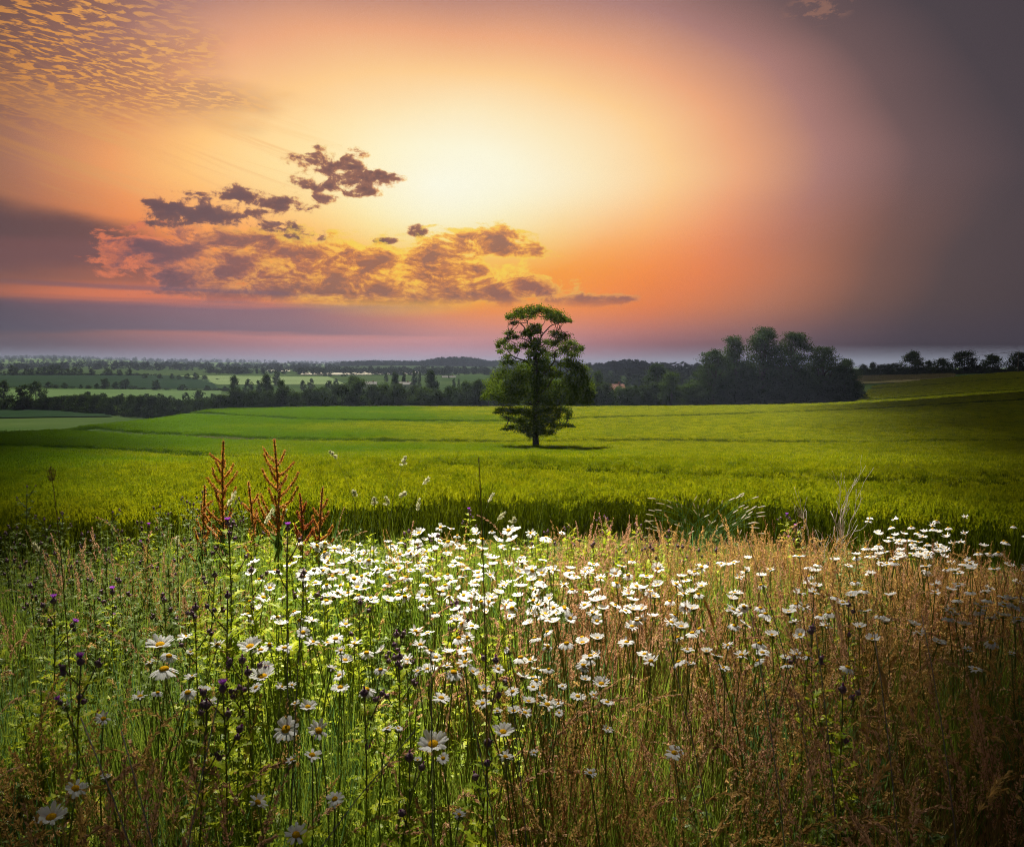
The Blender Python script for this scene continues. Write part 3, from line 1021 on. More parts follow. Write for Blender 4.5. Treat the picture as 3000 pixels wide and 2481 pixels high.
def lone_tree():
    rng = np.random.default_rng(77)
    S = TREE_Y / FPX / 3.62                     # metres per unit of the traced outline
    X0, Y0 = TREE_XY
    zb = float(zt(X0, Y0))
    ref = at(1380 + 690 / 3.62, 860 + 1635 / 3.62, TREE_Y)
    def loc(cx, cy, dep=0.0):
        p = at(1380 + cx / 3.62, 860 + cy / 3.62, TREE_Y)
        return np.array([p[0] - X0, dep, p[2] - zb])
    blobs = [(430, 232, 75, 38), (520, 185, 80, 40), (620, 170, 90, 48), (720, 180, 90, 50), (820, 190, 90, 55), (910, 232, 90, 45), (990, 272, 75, 40),
             (445, 312, 48, 26), (540, 245, 75, 34), (640, 235, 60, 30), (840, 265, 80, 38), (920, 295, 60, 24), (395, 252, 45, 25), (1035, 290, 35, 20),
             (660, 350, 72, 38), (715, 330, 35, 26), (600, 385, 40, 25), (700, 400, 45, 30),
             (410, 415, 65, 38), (470, 465, 55, 30), (330, 512, 75, 36), (285, 560, 40, 32), (315, 605, 45, 26), (420, 560, 75, 42), (570, 430, 65, 38), (640, 425, 70, 34),
             (560, 560, 80, 34), (478, 600, 36, 30), (385, 470, 40, 22),
             (890, 425, 70, 38), (960, 470, 85, 48), (1060, 530, 90, 52), (1140, 585, 62, 46), (880, 520, 90, 48), (1000, 590, 95, 48), (1085, 645, 85, 42),
             (805, 505, 50, 30), (760, 600, 60, 40), (805, 640, 55, 32), (700, 550, 60, 30), (1170, 570, 40, 30),
             (380, 680, 62, 36), (345, 742, 66, 42), (440, 735, 70, 32), (540, 765, 80, 34), (605, 715, 52, 32), (760, 730, 80, 48), (720, 800, 70, 48),
             (960, 745, 58, 34), (1045, 755, 85, 48), (1130, 755, 85, 50), (1185, 815, 72, 60), (1100, 830, 60, 34), (880, 795, 55, 30), (640, 650, 34, 24),
             (330, 850, 95, 62), (250, 950, 105, 62), (190, 1060, 85, 52), (330, 1000, 115, 72), (450, 880, 115, 72), (450, 1020, 125, 76), (560, 900, 105, 72),
             (580, 1050, 115, 80), (300, 1105, 105, 44), (430, 1125, 115, 46), (700, 950, 100, 80), (690, 1080, 105, 92), (820, 980, 105, 82), (830, 1100, 115, 82),
             (950, 960, 95, 62), (960, 1070, 105, 74), (1080, 980, 105, 74), (1100, 1080, 95, 74), (1200, 930, 76, 74), (1232, 1020, 76, 74), (1250, 1115, 56, 54),
             (1200, 1145, 66, 44), (1040, 1145, 76, 36), (1150, 900, 85, 52), (150, 1095, 45, 30), (1285, 1050, 34, 40),
             (320, 1228, 66, 34), (285, 1258, 46, 16), (420, 1240, 82, 44), (530, 1240, 95, 54), (620, 1270, 85, 62), (400, 1320, 82, 34), (520, 1340, 92, 44),
             (430, 1410, 74, 26), (350, 1434, 42, 12), (530, 1420, 74, 34), (600, 1400, 74, 52), (720, 1250, 105, 74), (830, 1230, 105, 64), (960, 1220, 84, 44),
             (1030, 1270, 46, 34), (930, 1300, 55, 44), (1035, 1312, 36, 26), (820, 1340, 105, 54), (720, 1360, 105, 64), (900, 1400, 84, 40), (1000, 1400, 66, 22),
             (1062, 1395, 36, 12), (630, 1470, 55, 44), (730, 1460, 74, 54), (840, 1460, 66, 34), (620, 1512, 36, 22), (560, 1450, 50, 24)]
    blobs += [(x_, y_, 62, 44) for x_, y_ in [(690, 500), (640, 560), (730, 660), (620, 620), (690, 720), (660, 780), (780, 780), (620, 830), (840, 860), (720, 870), (520, 820), (930, 860), (1010, 890), (800, 700), (900, 650), (1020, 700)]]
    # half width of the crown at each height, for spreading the clumps through the crown's depth
    ys = [120, 250, 350, 450, 600, 720, 850, 1000, 1120, 1180, 1250, 1350, 1450, 1530]
    ws = [200, 330, 150, 330, 450, 440, 480, 540, 560, 420, 400, 350, 280, 120]
    clumps, ends = [], []
    for (cx, cy_, rx, ry) in blobs:
        w = np.interp(cy_, ys, ws)
        off = abs(cx - 690)
        half = math.sqrt(max(w * w - off * off, (0.2 * w) ** 2)) * 0.85
        for rep in range(2):
            dep = rng.uniform(-1, 1) * half * S
            jit = rng.normal(0, 10, 2) if rep else (0, 0)
            c = loc(cx + jit[0], cy_ + jit[1], dep)
            r = np.array([rx * S, max(rx, ry) * S * 0.9, ry * S]) * (1.12 if cy_ > 830 else 1.04)
            dens = 215 if cy_ < 830 else 250
            clumps.append((c, r, int(20 + dens * (rx * S) * (ry * S) / 0.17)))
            ends.append((cx, cy_, c))
    V, F = clump_leaves(rng, clumps, 0.118, 0.12, 0.5, 0.38)
    print('lone tree leaves', len(F) // 2)
    e = thing('field_tree', 'tall lone tree with tiered crown and flat top standing in the wheat', 'tree', (X0, Y0, zb))
    link('crown', MB().add(V, F).mesh('lone_crown', M_leaf_lone), e)
    def path(pts, n=14):
        P = np.array([loc(a, b, d * S) for a, b, d in pts])
        s = np.linspace(0, len(P) - 1, n)
        return np.stack([pchip(np.arange(len(P), dtype=float), P[:, k], s) for k in range(3)], -1)
    tr = path([(690, 1680, 0), (690, 1630, 0), (684, 1520, 0), (686, 1300, 5), (692, 1100, 0), (694, 900, -8), (684, 720, 0), (672, 600, 8), (640, 500, 10), (600, 430, 0), (570, 370, -10), (520, 300, -30)], 26)
    rad = np.interp(np.linspace(0, 1, 26), [0, 0.09, 0.15, 0.4, 0.6, 0.75, 0.85, 1], np.array([62, 42, 35, 29, 21, 13, 8, 3]) * S)
    tm = MB().add(*tube(tr, rad, 10))
    trunk = link('trunk', tm.mesh('lone_trunk', M_bark, True), e)
    main = [([(680, 590, 5), (720, 520, 30), (755, 440, 40), (800, 390, 30), (850, 340, 10), (920, 318, 0), (990, 300, -20)], 11),
            ([(700, 930, 0), (770, 850, -40), (835, 780, -60), (882, 705, -50), (885, 625, -30), (965, 575, -20), (1060, 540, 0)], 15),
            ([(682, 860, 0), (650, 800, 40), (585, 715, 60), (500, 690, 50), (430, 655, 30), (380, 590, 10), (330, 520, 0)], 13),
            ([(660, 560, 0), (600, 500, -30), (540, 480, -40), (470, 470, -20), (410, 420, 0)], 8),
            ([(690, 1190, 0), (620, 1170, 40), (540, 1160, 70), (420, 1128, 60), (300, 1100, 40)], 13),
            ([(700, 1080, 0), (800, 1000, 60), (900, 870, 80), (985, 850, 60), (1040, 815, 30), (1110, 790, 0)], 11),
            ([(695, 1150, 0), (800, 1130, -60), (950, 1080, -90), (1100, 1050, -60), (1220, 1030, 0)], 12),
            ([(690, 1000, 0), (600, 930, -60), (480, 880, -90), (350, 860, -50), (270, 930, 0)], 12),
            ([(680, 620, 0), (720, 580, -40), (800, 520, -60), (880, 440, -30), (900, 420, 0)], 7),
            ([(690, 1330, 0), (800, 1330, 50), (900, 1380, 60), (1000, 1398, 20)], 8),
            ([(688, 1360, 0), (600, 1340, -50), (480, 1330, -60), (400, 1330, 0)], 8),
            ([(640, 470, 0), (620, 400, 20), (600, 300, 40), (640, 230, 20), (680, 190, 0)], 7),
            ([(745, 460, 35), (740, 380, 20), (780, 300, 10), (800, 220, 0)], 7),
            ([(560, 350, 0), (500, 300, 20), (450, 260, 10), (410, 240, 0)], 5)]
    for pts, r in main:
        P = path(pts, 14)
        b = MB().add(*tube(P, np.linspace(r * S, r * S * 0.2, 14), 6))
        for c in ends:                               # twigs out to the nearby sprays
            dd = np.linalg.norm(P - c[2], axis=1)
            k = int(np.argmin(dd))
            if 0.2 < dd[k] < 1.35 and k > 2 and rng.uniform() < 0.75:
                b.add(*tube(limb_path(rng, P[k], c[2], 6), np.linspace(0.034, 0.010, 6), 4))
        link('limb', b.mesh('limb', M_bark, True), e)


lone_tree()
RT = np.random.default_rng(5)
# natural sizes; meshes shared between trees of a kind
T_NEAR = [(gen_tree(100 + k, 14, 10, 0.03, 13000, 0.32, 58, RT.uniform(-.5, .5), 0.022, gappy=1.0, mat=M_leaf_mid, pointed=0.28), (14, 10)) for k in range(3)]
T_OPEN = [(gen_tree(130 + k, 18, 10.5, 0.06, 20000, 0.29, 84, RT.uniform(-.6, .6), 0.022, gappy=1.0, mat=M_leaf_dark), (18, 10.5)) for k in range(4)]
T_BUSH = [(gen_tree(160 + k, 7, 8.5, 0.0, 9000, 0.29, 52, RT.uniform(-.4, .4), 0.02, limbs=False, mat=(M_leaf_dark, M_leaf_mid)[k % 2]), (7, 8.5)) for k in range(6)]
T_MIDF = [(gen_tree(190 + k, 12, 10, 0.08, 2300, 0.66, 30, RT.uniform(-.5, .5), 0.025, limbs=False, mat=M_leaf_mid), (12, 10)) for k in range(4)]
T_FAR = [(gen_tree(220 + k, 12, 11, 0.08, 420, 1.25, 16, RT.uniform(-.5, .5), 0.03, limbs=False, mat=M_leaf_far), (12, 11)) for k in range(4)]

# hedge along the far edge of the wheat: traced skyline of the bushes
HX = [170, 250, 330, 400, 470, 520, 580, 640, 665, 690, 760, 826, 860, 900, 960, 1000, 1040, 1080, 1120, 1180, 1220, 1260, 1300, 1340, 1400, 1450, 1500, 1720, 1760, 1800, 1850, 1900, 1960, 2000, 2060, 2515]
HY = [1163, 1152, 1156, 1158, 1152, 1166, 1166, 1160, 1140, 1142, 1146, 1124, 1150, 1136, 1130, 1122, 1106, 1124, 1119, 1124, 1126, 1142, 1132, 1116, 1112, 1112, 1116, 1120, 1106, 1124, 1128, 1126, 1100, 1118, 1120, 1108]
px = 150.0
while px < 2505:
    Y = np.interp(px, [150, 330, 520, 640, 2500], [345, 300, 238, 207, 206]) + RT.uniform(-1.5, 4)
    w = RT.uniform(62, 98) * (0.8 if px < 640 else 1.0)
    ty = np.interp(px, HX, HY) + RT.uniform(-3, 7)
    k = int(RT.integers(0, 6))
    if px < 600:
        lab, grp = 'dark bush in the low hedge at the foot of the left slope', 'bushes in the sloping hedge on the left'
    elif px < 1440:
        lab, grp = 'dark rounded bush in the hedge left of the lone tree', 'hedge bushes left of the lone tree'
    elif px < 2010:
        lab, grp = 'dark rounded bush in the hedge right of the lone tree', 'hedge bushes right of the lone tree'
    else:
        lab, grp = 'dark dense bush under the clump of tall trees', 'bushes under the tree clump'
    plant_tree('hedge_bush', lab, 'bush', T_BUSH[k][0], T_BUSH[k][1], px, ty, w, Y, grp, RT, 0.3)
    px += w * RT.uniform(0.42, 0.62)

# the clump of tall trees on the right
for nm, lb, k, px, ty, w, Y in [
        ('clump_tree', 'thin leaning tree with open branches at the left end of the tall clump', 0, 2090, 1022, 150, 207),
        ('clump_tree', 'narrow broken topped tree beside the tallest tree of the clump', 1, 2152, 982, 120, 210),
        ('clump_tree', 'tallest open crowned tree of the clump on the right', 2, 2228, 957, 172, 208),
        ('clump_tree', 'tall rounded tree right of the tallest one in the clump', 3, 2318, 972, 160, 207),
        ('clump_tree', 'flat topped tree on the right of the tall clump', 1, 2412, 1014, 150, 206),
        ('clump_tree', 'low dense tree that ends the clump at its right edge', 2, 2472, 1050, 100, 204)]:
    plant_tree(nm, lb, 'tree', T_OPEN[k][0], T_OPEN[k][1], px, ty, w, Y, 'trees of the tall clump', RT, 0.2)
for px, ty, w in ((2040, 1112, 110), (2120, 1100, 110), (2200, 1085, 110), (2275, 1075, 110), (2350, 1075, 110), (2415, 1090, 110), (2460, 1095, 90)):
    plant_tree('clump_bush', 'tall dark undergrowth bush filling the middle of the clump', 'bush', T_BUSH[int(RT.integers(0, 6))][0], T_BUSH[0][1], px, ty, w, 209 + RT.uniform(-2, 2), 'undergrowth of the tall clump', RT, 0.3)
plant_tree('clump_bush', 'dense dark bush under the right end of the tall clump', 'bush', T_BUSH[0][0], T_BUSH[0][1], 2470, 1092, 110, 203, None, RT, 0.3)
# trees that stand up out of the hedge
for lb, px, ty, w, Y in [
        ('tall dark tree rising behind the hedge at the left of centre', 686, 1099, 50, 250),
        ('tall dark tree beside the gappy tree behind the hedge', 781, 1094, 52, 250),
        ('gappy small tree standing up from the hedge', 826, 1112, 48, 215),
        ('broad dark tree above the hedge with reddish tint', 1036, 1099, 72, 212),
        ('rounded tree behind the hedge below the far tower', 1157, 1088, 42, 300),
        ('big rounded tree rising alone behind the hedge', 1262, 1082, 62, 260),
        ('dark tree half hidden behind the lone tree on its left', 1450, 1090, 60, 230),
        ('tree just right of the lone tree in the hedge', 1752, 1085, 62, 214),
        ('dark round headed tree behind the hedge near the clump', 1926, 1063, 104, 232),
        ('pale green leafy tree in front of the hedge near the clump', 1966, 1088, 96, 205)]:
    plant_tree('hedge_tree', lb, 'tree', T_NEAR[int(RT.integers(0, 3))][0], (14, 10), px, ty, w, Y, 'trees standing in the hedge', RT, 0.2)
# left foreground of the valley
for lb, px, ty, w, Y in [
        ('round dark tree cut by the left edge of the valley', 12, 1112, 54, 440),
        ('tall dense tree at the end of the low hedge on the far left', 66, 1125, 56, 346),
        ('rounded tree standing clear on the green field at the far left', 107, 1115, 54, 430)]:
    plant_tree('valley_tree', lb, 'tree', T_MIDF[int(RT.integers(0, 4))][0], (12, 10), px, ty, w, Y, None, RT, 0.2)
px = -20.0
while px < 180:
    plant_tree('hedge_bush', 'dark bush in the hedge below the far left trees', 'bush', T_BUSH[int(RT.integers(0, 6))][0], (7, 8.5), px, 1166 + RT.uniform(-4, 8), RT.uniform(40, 60), 348 + RT.uniform(-2, 3), 'far left hedge bushes', RT, 0.3)
    px += 24
# hedgerow with trees between the two left fields
for px, ty, w in [(144, 1118, 28), (165, 1126, 22), (190, 1121, 26), (212, 1131, 18), (238, 1126, 14), (260, 1128, 22), (285, 1122, 18), (308, 1107, 34), (340, 1118, 24), (370, 1109, 42),
                  (395, 1130, 22), (421, 1134, 34), (458, 1112, 34), (490, 1138, 24), (536, 1126, 32), (566, 1139, 20), (608, 1129, 26), (640, 1138, 24), (660, 1131, 26)]:
    plant_tree('hedgerow_tree', 'dark tree in the hedgerow between the two left fields', 'tree', T_MIDF[int(RT.integers(0, 4))][0], (12, 10), px, ty, w, 618 + RT.uniform(-6, 6), 'trees between the left fields', RT, 0.3)
px = 200.0
while px < 700:
    plant_tree('hedgerow_bush', 'low bush of the hedgerow between the two left fields', 'bush', T_MIDF[int(RT.integers(0, 4))][0], (12, 10), px, 1138 + RT.uniform(-2, 3), RT.uniform(14, 22), 616, 'low hedgerow bushes', RT, 0.3)
    px += 13
# a second low hedge and more trees nearer, between the fields and the sloping hedge
for px, ty, w in [(258, 1146, 30), (300, 1150, 42), (355, 1152, 30), (390, 1160, 30), (430, 1152, 40), (470, 1152, 34), (500, 1158, 28), (545, 1148, 26), (585, 1142, 50), (622, 1152, 26), (645, 1155, 24)]:
    plant_tree('valley_bush', 'dark bush standing behind the sloping hedge', 'bush', T_MIDF[int(RT.integers(0, 4))][0], (12, 10), px, ty, w, 395 + RT.uniform(-8, 8), 'bushes behind the sloping hedge', RT, 0.3)
# wooded ridge
for px, ty, w in [(40, 1070, 26), (52, 1076, 20), (80, 1080, 20), (96, 1079, 22), (118, 1077, 24), (136, 1072, 30), (156, 1069, 34), (176, 1070, 30), (200, 1078, 24), (222, 1077, 30), (240, 1079, 22),
                  (270, 1079, 24), (318, 1078, 32), (352, 1082, 24), (381, 1080, 24), (405, 1092, 18), (425, 1094, 16), (470, 1096, 20), (505, 1094, 16), (526, 1098, 14), (551, 1094, 22), (574, 1091, 22), (601, 1098, 22), (638, 1109, 16)]:
    plant_tree('ridge_tree', 'dark tree on the ridge above the broad left field', 'tree', T_MIDF[int(RT.integers(0, 4))][0], (12, 10), px, ty, w, 930 + RT.uniform(-15, 15) if px < 420 else 820 + RT.uniform(-10, 10), 'trees on the left ridge', RT, 0.3)
px = -10.0
while px < 480:
    plant_tree('ridge_bush', 'low bush in the hedge along the left ridge', 'bush', T_FAR[int(RT.integers(0, 4))][0], (12, 11), px, 1089 + RT.uniform(-3, 3) + px * 0.016, RT.uniform(14, 24), 935, 'low bushes on the left ridge', RT, 0.3)
    px += 12
# middle of the valley
for px, ty, w, Y in [(812, 1085, 30, 700), (728, 1108, 34, 420), (760, 1112, 30, 420), (888, 1113, 22, 640), (912, 1108, 24, 640), (965, 1113, 46, 420), (985, 1107, 18, 620),
                     (953, 1092, 12, 1000), (967, 1091, 14, 1000), (1003, 1096, 8, 1000), (1013, 1096, 8, 1000), (1030, 1097, 8, 1000), (1132, 1092, 14, 800), (1154, 1089, 14, 820),
                     (1184, 1088, 18, 640), (1215, 1084, 26, 620), (1230, 1087, 14, 640), (1315, 1094, 5, 900), (1330, 1108, 16, 600), (1344, 1107, 10, 600),
                     (1806, 1112, 26, 420), (1838, 1112, 30, 430), (1865, 1108, 20, 520), (1780, 1108, 20, 620)]:
    plant_tree('valley_tree', 'hazy blue green tree beyond the hedge in the middle of the valley', 'tree', T_MIDF[int(RT.integers(0, 4))][0], (12, 10), px, ty, w, float(Y), 'hazy trees in mid valley', RT, 0.3)
# trees along the top of the right hand field
for lb, px, ty, w in [
        ('low dark tree next to the clump on the field skyline', 2528, 1066, 34),
        ('pointed small tree second from the clump on the field skyline', 2553, 1061, 30),
        ('tall rounded tree highest on the field skyline', 2670, 1027, 66),
        ('small tree between the two round trees on the skyline', 2718, 1056, 34),
        ('round dark tree right of the small skyline tree', 2755, 1048, 54),
        ('broad spiky topped tree in the skyline row', 2820, 1028, 82),
        ('dome shaped tree left of the wooden pole', 2902, 1037, 66),
        ('dark tree behind the wooden pole at the right edge', 2985, 1030, 86)]:
    plant_tree('skyline_tree', lb, 'tree', T_BUSH[int(RT.integers(0, 6))][0], (7, 8.5), px, ty, w * 1.12, 405 + RT.uniform(-6, 6), 'trees on the right hand skyline', RT, 0.8)
px = 2520.0
while px < 3120:
    plant_tree('skyline_bush', 'dark bush in the hedge along the right hand skyline', 'bush', T_BUSH[int(RT.integers(0, 6))][0], (7, 8.5), px, (1063 if 2570 < px < 2640 else 1080) + RT.uniform(-4, 4), RT.uniform(34, 50), 407, 'bushes on the right hand skyline', RT, 0.8)
    px += 20
# far woods: a mass of trees nobody could count
def far_woods():
    P, S, = [], []
    def row(p0, p1, Y, n, h, jy=40, dome=False):
        pxs = RT.uniform(p0, p1, n)
        Ys = Y + RT.uniform(-jy, jy, n)
        X = (pxs - CX) / FPX * Ys
        P.append(np.stack([X, Ys, zt(X, Ys) - 1.0], -1))
        s = RT.uniform(0.7, 1.3, n) * h / 12.0
        if dome:
            s = s * (0.25 + 0.75 * np.sqrt(np.clip(1 - ((pxs - (p0 + p1) / 2) / ((p1 - p0) / 2)) ** 2, 0, 1)))
        S.append(np.stack([s * 1.25, s * 1.25, s], -1))
    row(-300, 1500, 1500, 220, 11, jy=120)
    row(-300, 1000, 2000, 260, 12, jy=160)
    row(600, 1500, 1150, 110, 9, jy=60)
    row(900, 1500, 1350, 130, 10, jy=50)
    row(-300, 1250, 3000, 420, 13, jy=350)
    row(-300, 1250, 4300, 500, 16, jy=500)
    row(1000, 1650, 2600, 500, 15, jy=180)
    row(1225, 1450, 2500, 320, 24, jy=120, dome=True)
    row(1500, 2450, 1480, 330, 13, jy=90)
    row(1500, 2200, 900, 120, 9, jy=60)
    row(1760, 1910, 1450, 130, 17, jy=50, dome=True)
    row(1650, 2100, 620, 60, 8, jy=40)
    Pp, Ss = np.concatenate(P), np.concatenate(S)
    n = len(Pp)
    protos = [proto('far_tree', T_FAR[k][0][1]) for k in range(4)]
    scatter('far_woods', 'blue hazy woods and hedgerows covering the far hills', 'woodland', Pp, np.stack([np.zeros(n), np.zeros(n), RT.uniform(0, 6.28, n)], -1), Ss, RT.integers(0, 4, n), protos)


far_woods()

# ------------------------------------------------------------------ meadow bank: materials
M_grass = plant_mat('green_grass', (0.10, 0.19, 0.018), (0.26, 0.32, 0.035), 0.50, 0.008, 0.4, None, 0.45)
M_grass_blue = plant_mat('blue_green_grass', (0.06, 0.15, 0.045), (0.12, 0.24, 0.07), 0.45, 0.008, 0.4, None, 0.4)
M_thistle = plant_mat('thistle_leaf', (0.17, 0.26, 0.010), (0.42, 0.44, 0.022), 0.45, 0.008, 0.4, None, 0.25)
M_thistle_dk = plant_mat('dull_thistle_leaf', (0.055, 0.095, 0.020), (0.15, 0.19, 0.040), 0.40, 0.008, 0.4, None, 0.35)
M_stem = plant_mat('flower_stem', (0.12, 0.16, 0.03), (0.20, 0.22, 0.05), 0.15, 0.008, 0.4, None, 0.4)
M_thstem = plant_mat('thistle_stem', (0.10, 0.11, 0.035), (0.17, 0.15, 0.06), 0.10, 0.008, 0.5, None, 0.4)
M_straw_g = plant_mat('tan_grass', (0.42, 0.25, 0.065), (0.68, 0.44, 0.15), 0.40, 0.008, 0.5, None, 0.5)
M_pink_g = plant_mat('pinkish_plume', (0.42, 0.22, 0.11), (0.66, 0.40, 0.23), 0.40, 0.008, 0.5, None, 0.5)
M_red_g = plant_mat('red_brown_panicle', (0.34, 0.135, 0.055), (0.54, 0.27, 0.11), 0.35, 0.008, 0.5, None, 0.5)
M_strawstem = plant_mat('dry_stem', (0.16, 0.10, 0.03), (0.34, 0.23, 0.075), 0.20, 0.008, 0.5, None, 0.5)
M_greystem = plant_mat('grey_dead_stem', (0.16, 0.13, 0.11), (0.24, 0.20, 0.17), 0.05, 0.03, 0.5, None, 0.3)
M_petal = plant_mat('white_petal', (0.82, 0.82, 0.82), (0.90, 0.90, 0.88), 0.46, 0.0, 0.5, None, 0.3)
M_disc = solid_mat('yellow_disc', (0.62, 0.36, 0.012), (0.40, 0.19, 0.01), 900.0, 0.8, bump=0.8, spec=0.1)
M_bract = solid_mat('thistle_bract', (0.13, 0.06, 0.11), (0.16, 0.12, 0.11), 500.0, 0.6, bump=0.6, spec=0.2)
M_floret = plant_mat('purple_floret', (0.22, 0.03, 0.20), (0.42, 0.09, 0.40), 0.35, 0.0, 0.5, None, 0.5)
M_floret_open = plant_mat('open_purple_floret', (0.42, 0.07, 0.60), (0.62, 0.20, 0.80), 0.40, 0.0, 0.5, None, 0.3)
M_dock = plant_mat('dock_seed', (0.32, 0.11, 0.020), (0.60, 0.28, 0.05), 0.45, 0.02, 0.5, None, 0.25)
M_dock_red = plant_mat('red_dock_seed', (0.26, 0.05, 0.014), (0.42, 0.13, 0.03), 0.45, 0.02, 0.5, None, 0.25)
M_dockstem = plant_mat('dock_stem', (0.07, 0.028, 0.015), (0.12, 0.05, 0.02), 0.05, 0.05, 0.4, None, 0.3)
M_broad = plant_mat('dock_leaf', (0.05, 0.10, 0.015), (0.09, 0.15, 0.03), 0.40, 0.05, 0.35, None, 0.3)
M_cocks = plant_mat('pale_grass_head', (0.46, 0.46, 0.26), (0.60, 0.58, 0.38), 0.40, 0.02, 0.5, None, 0.3)
M_timothy = plant_mat('timothy_head', (0.52, 0.46, 0.32), (0.70, 0.62, 0.46), 0.30, 0.02, 0.5, None, 0.3)
M_twig = plant_mat('bleached_twig', (0.44, 0.38, 0.34), (0.56, 0.48, 0.42), 0.05, 0.03, 0.5, None, 0.2)

D_PY = ([1400, 1440, 1490, 1550, 1600, 1650, 1750, 1900, 2050, 2200, 2450, 2600], [6.4, 5.9, 5.2, 4.3, 3.75, 3.25, 2.6, 2.0, 1.72, 1.5, 1.22, 1.1])


def depth_of(py):
    return float(np.interp(py, *D_PY))


# ------------------------------------------------------------------ daisies
def petal_mesh(seed):
    rng = np.random.default_rng(seed)
    t = np.array([0, 0.22, 0.5, 0.8, 1.0])
    w = np.array([0.35, 0.78, 1.0, 0.92, 0.42]) * 0.0040 * rng.uniform(0.9, 1.1)
    L = 0.0205
    cup = rng.uniform(-0.18, 0.10)
    V = []
    for k in range(5):
        zc = cup * L * t[k] ** 2
        for s in (-1, 0, 1):
            V.append([L * t[k] - (0.0012 if (s == 0 and k == 4) else 0), s * w[k], zc + (0.0006 if s == 0 else -0.0004)])
    F = []
    for k in range(4):
        for s in range(2):
            a = k * 3 + s
            F.append([a, a + 3, a + 4, a + 1])
    return np.array(V), np.array(F)


PETALS = []
PETAL_ME = []
for k in range(4):
    v, f = petal_mesh(300 + k)
    PETALS.append((v, f))
    PETAL_ME.append(MB().add(v, f).mesh('petal', M_petal, True))
DISC_ME = MB().add(*ellipsoid((0, 0, 0.0005), (0.0088, 0.0088, 0.0052), 12, 6, -0.2, 1.0)).mesh('disc', M_disc, True)


def head_spec(seed, form):
    """petal placements for one flower form: list of (petal mesh index, 4x4)"""
    rng = np.random.default_rng(seed)
    n = int(rng.integers(17, 23))
    base = {'flat': 0.10, 'cup': 0.55, 'reflex': -0.45, 'ragged': 0.15, 'bud': 1.25, 'spent': -0.7}[form]
    out = []
    for k in range(n):
        if rng.uniform() < {'ragged': 0.3, 'spent': 0.72}.get(form, 0.04):
            continue
        a = 2 * np.pi * k / n + rng.normal(0, 0.07)
        el = base + rng.normal(0, 0.10 if form != 'ragged' else 0.5)
        s = rng.uniform(0.82, 1.12) * (0.7 if form == 'bud' else 1.0)
        M = Matrix.Rotation(a, 4, 'Z') @ Matrix.Translation((0.0062, 0, 0.0003 + 0.0004 * (k % 2))) @ Matrix.Rotation(-el, 4, 'Y') @ Matrix.Rotation(rng.normal(0, 0.25), 4, 'X') @ Matrix.Diagonal((s, s * rng.uniform(0.85, 1.1), 1, 1))
        out.append((int(rng.integers(0, 4)), M))
    return out


FORMS = ['flat', 'flat', 'cup', 'cup', 'cup', 'reflex', 'reflex', 'ragged', 'ragged', 'bud', 'spent', 'ragged', 'cup', 'reflex']
SPECS = [head_spec(400 + k, f) for k, f in enumerate(FORMS)]
RING_ME = []
for sp in SPECS:
    mb = MB()
    for pi, M in sp:
        v, f = PETALS[pi]
        m4 = np.array(M)
        mb.add(v @ m4[:3, :3].T + m4[:3, 3], f)
    RING_ME.append(mb.mesh('petals', M_petal, True))


def stem_mesh(seed, H=0.55):
    rng = np.random.default_rng(seed)
    a = rng.uniform(0, 6.28)
    b = rng.uniform(0.02, 0.09)
    t = np.linspace(0, 1, 9)
    P = np.stack([b * np.cos(a) * t ** 2 * H * 1.6 + 0.006 * np.sin(t * 7 + a), b * np.sin(a) * t ** 2 * H * 1.6 + 0.005 * np.cos(t * 6), t * H], -1)
    P -= P[0]
    mb = MB().add(*tube(P, np.linspace(0.0021, 0.0013, 9), 5))
    tip = P[-1]
    mb.add(*ellipsoid(tip + np.array([0, 0, -0.001]), (0.0072, 0.0072, 0.0036), 8, 5, -1.0, 0.3))
    n = 5
    bs = P[rng.integers(0, 5, n)]
    V, F, _ = blades(rng, bs, rng.uniform(0.03, 0.08, n), rng.uniform(0.5, 1.2, n), 0.006, 3)
    mb.add(V, F)
    return mb.mesh('stem', M_stem, True), tip


STEMS = [stem_mesh(450 + k) for k in range(6)]


def daisy_at(px, py, dia_px, form, face, label, group, petals=False, rng=None, Y=None):
    """face: (towards the camera, towards the right) lean of the flower head in radians"""
    Y = Y or depth_of(py)
    p = at(px, py, Y)
    g0 = float(zt(p[0], p[1]))
    h = max(p[2] - g0, 0.12)
    sm, tip = STEMS[int(rng.integers(0, len(STEMS)))]
    k = h / tip[2]
    rz = rng.uniform(0, 6.28)
    ox, oy = tip[0] * k * math.cos(rz) - tip[1] * k * math.sin(rz), tip[0] * k * math.sin(rz) + tip[1] * k * math.cos(rz)
    e = thing('daisy', label, 'daisy', (p[0] - ox, p[1] - oy, g0 - 0.004), 0, (1, 1, 1), group)
    link('stem', sm, e, None, (0, 0, rz), (k, k, k))
    s = 1.16 * dia_px * Y / FPX / 0.0505
    R = Matrix.Rotation(face[0], 4, 'X') @ Matrix.Rotation(face[1], 4, 'Y') @ Matrix.Rotation(rng.uniform(0, 6.28), 4, 'Z')
    B = Matrix.Translation((ox, oy, h + 0.004)) @ R @ Matrix.Diagonal((s, s, s, 1))
    if petals:
        d = link('disc', DISC_ME, e)
        d.matrix_local = B
        for pi, M in SPECS[form]:
            q = link('petal', PETAL_ME[pi], e)
            q.matrix_local = B @ M
    else:
        d = link('disc', DISC_ME, e)
        d.matrix_local = B
        q = link('petals', RING_ME[form], e)
        q.matrix_local = B
    return e


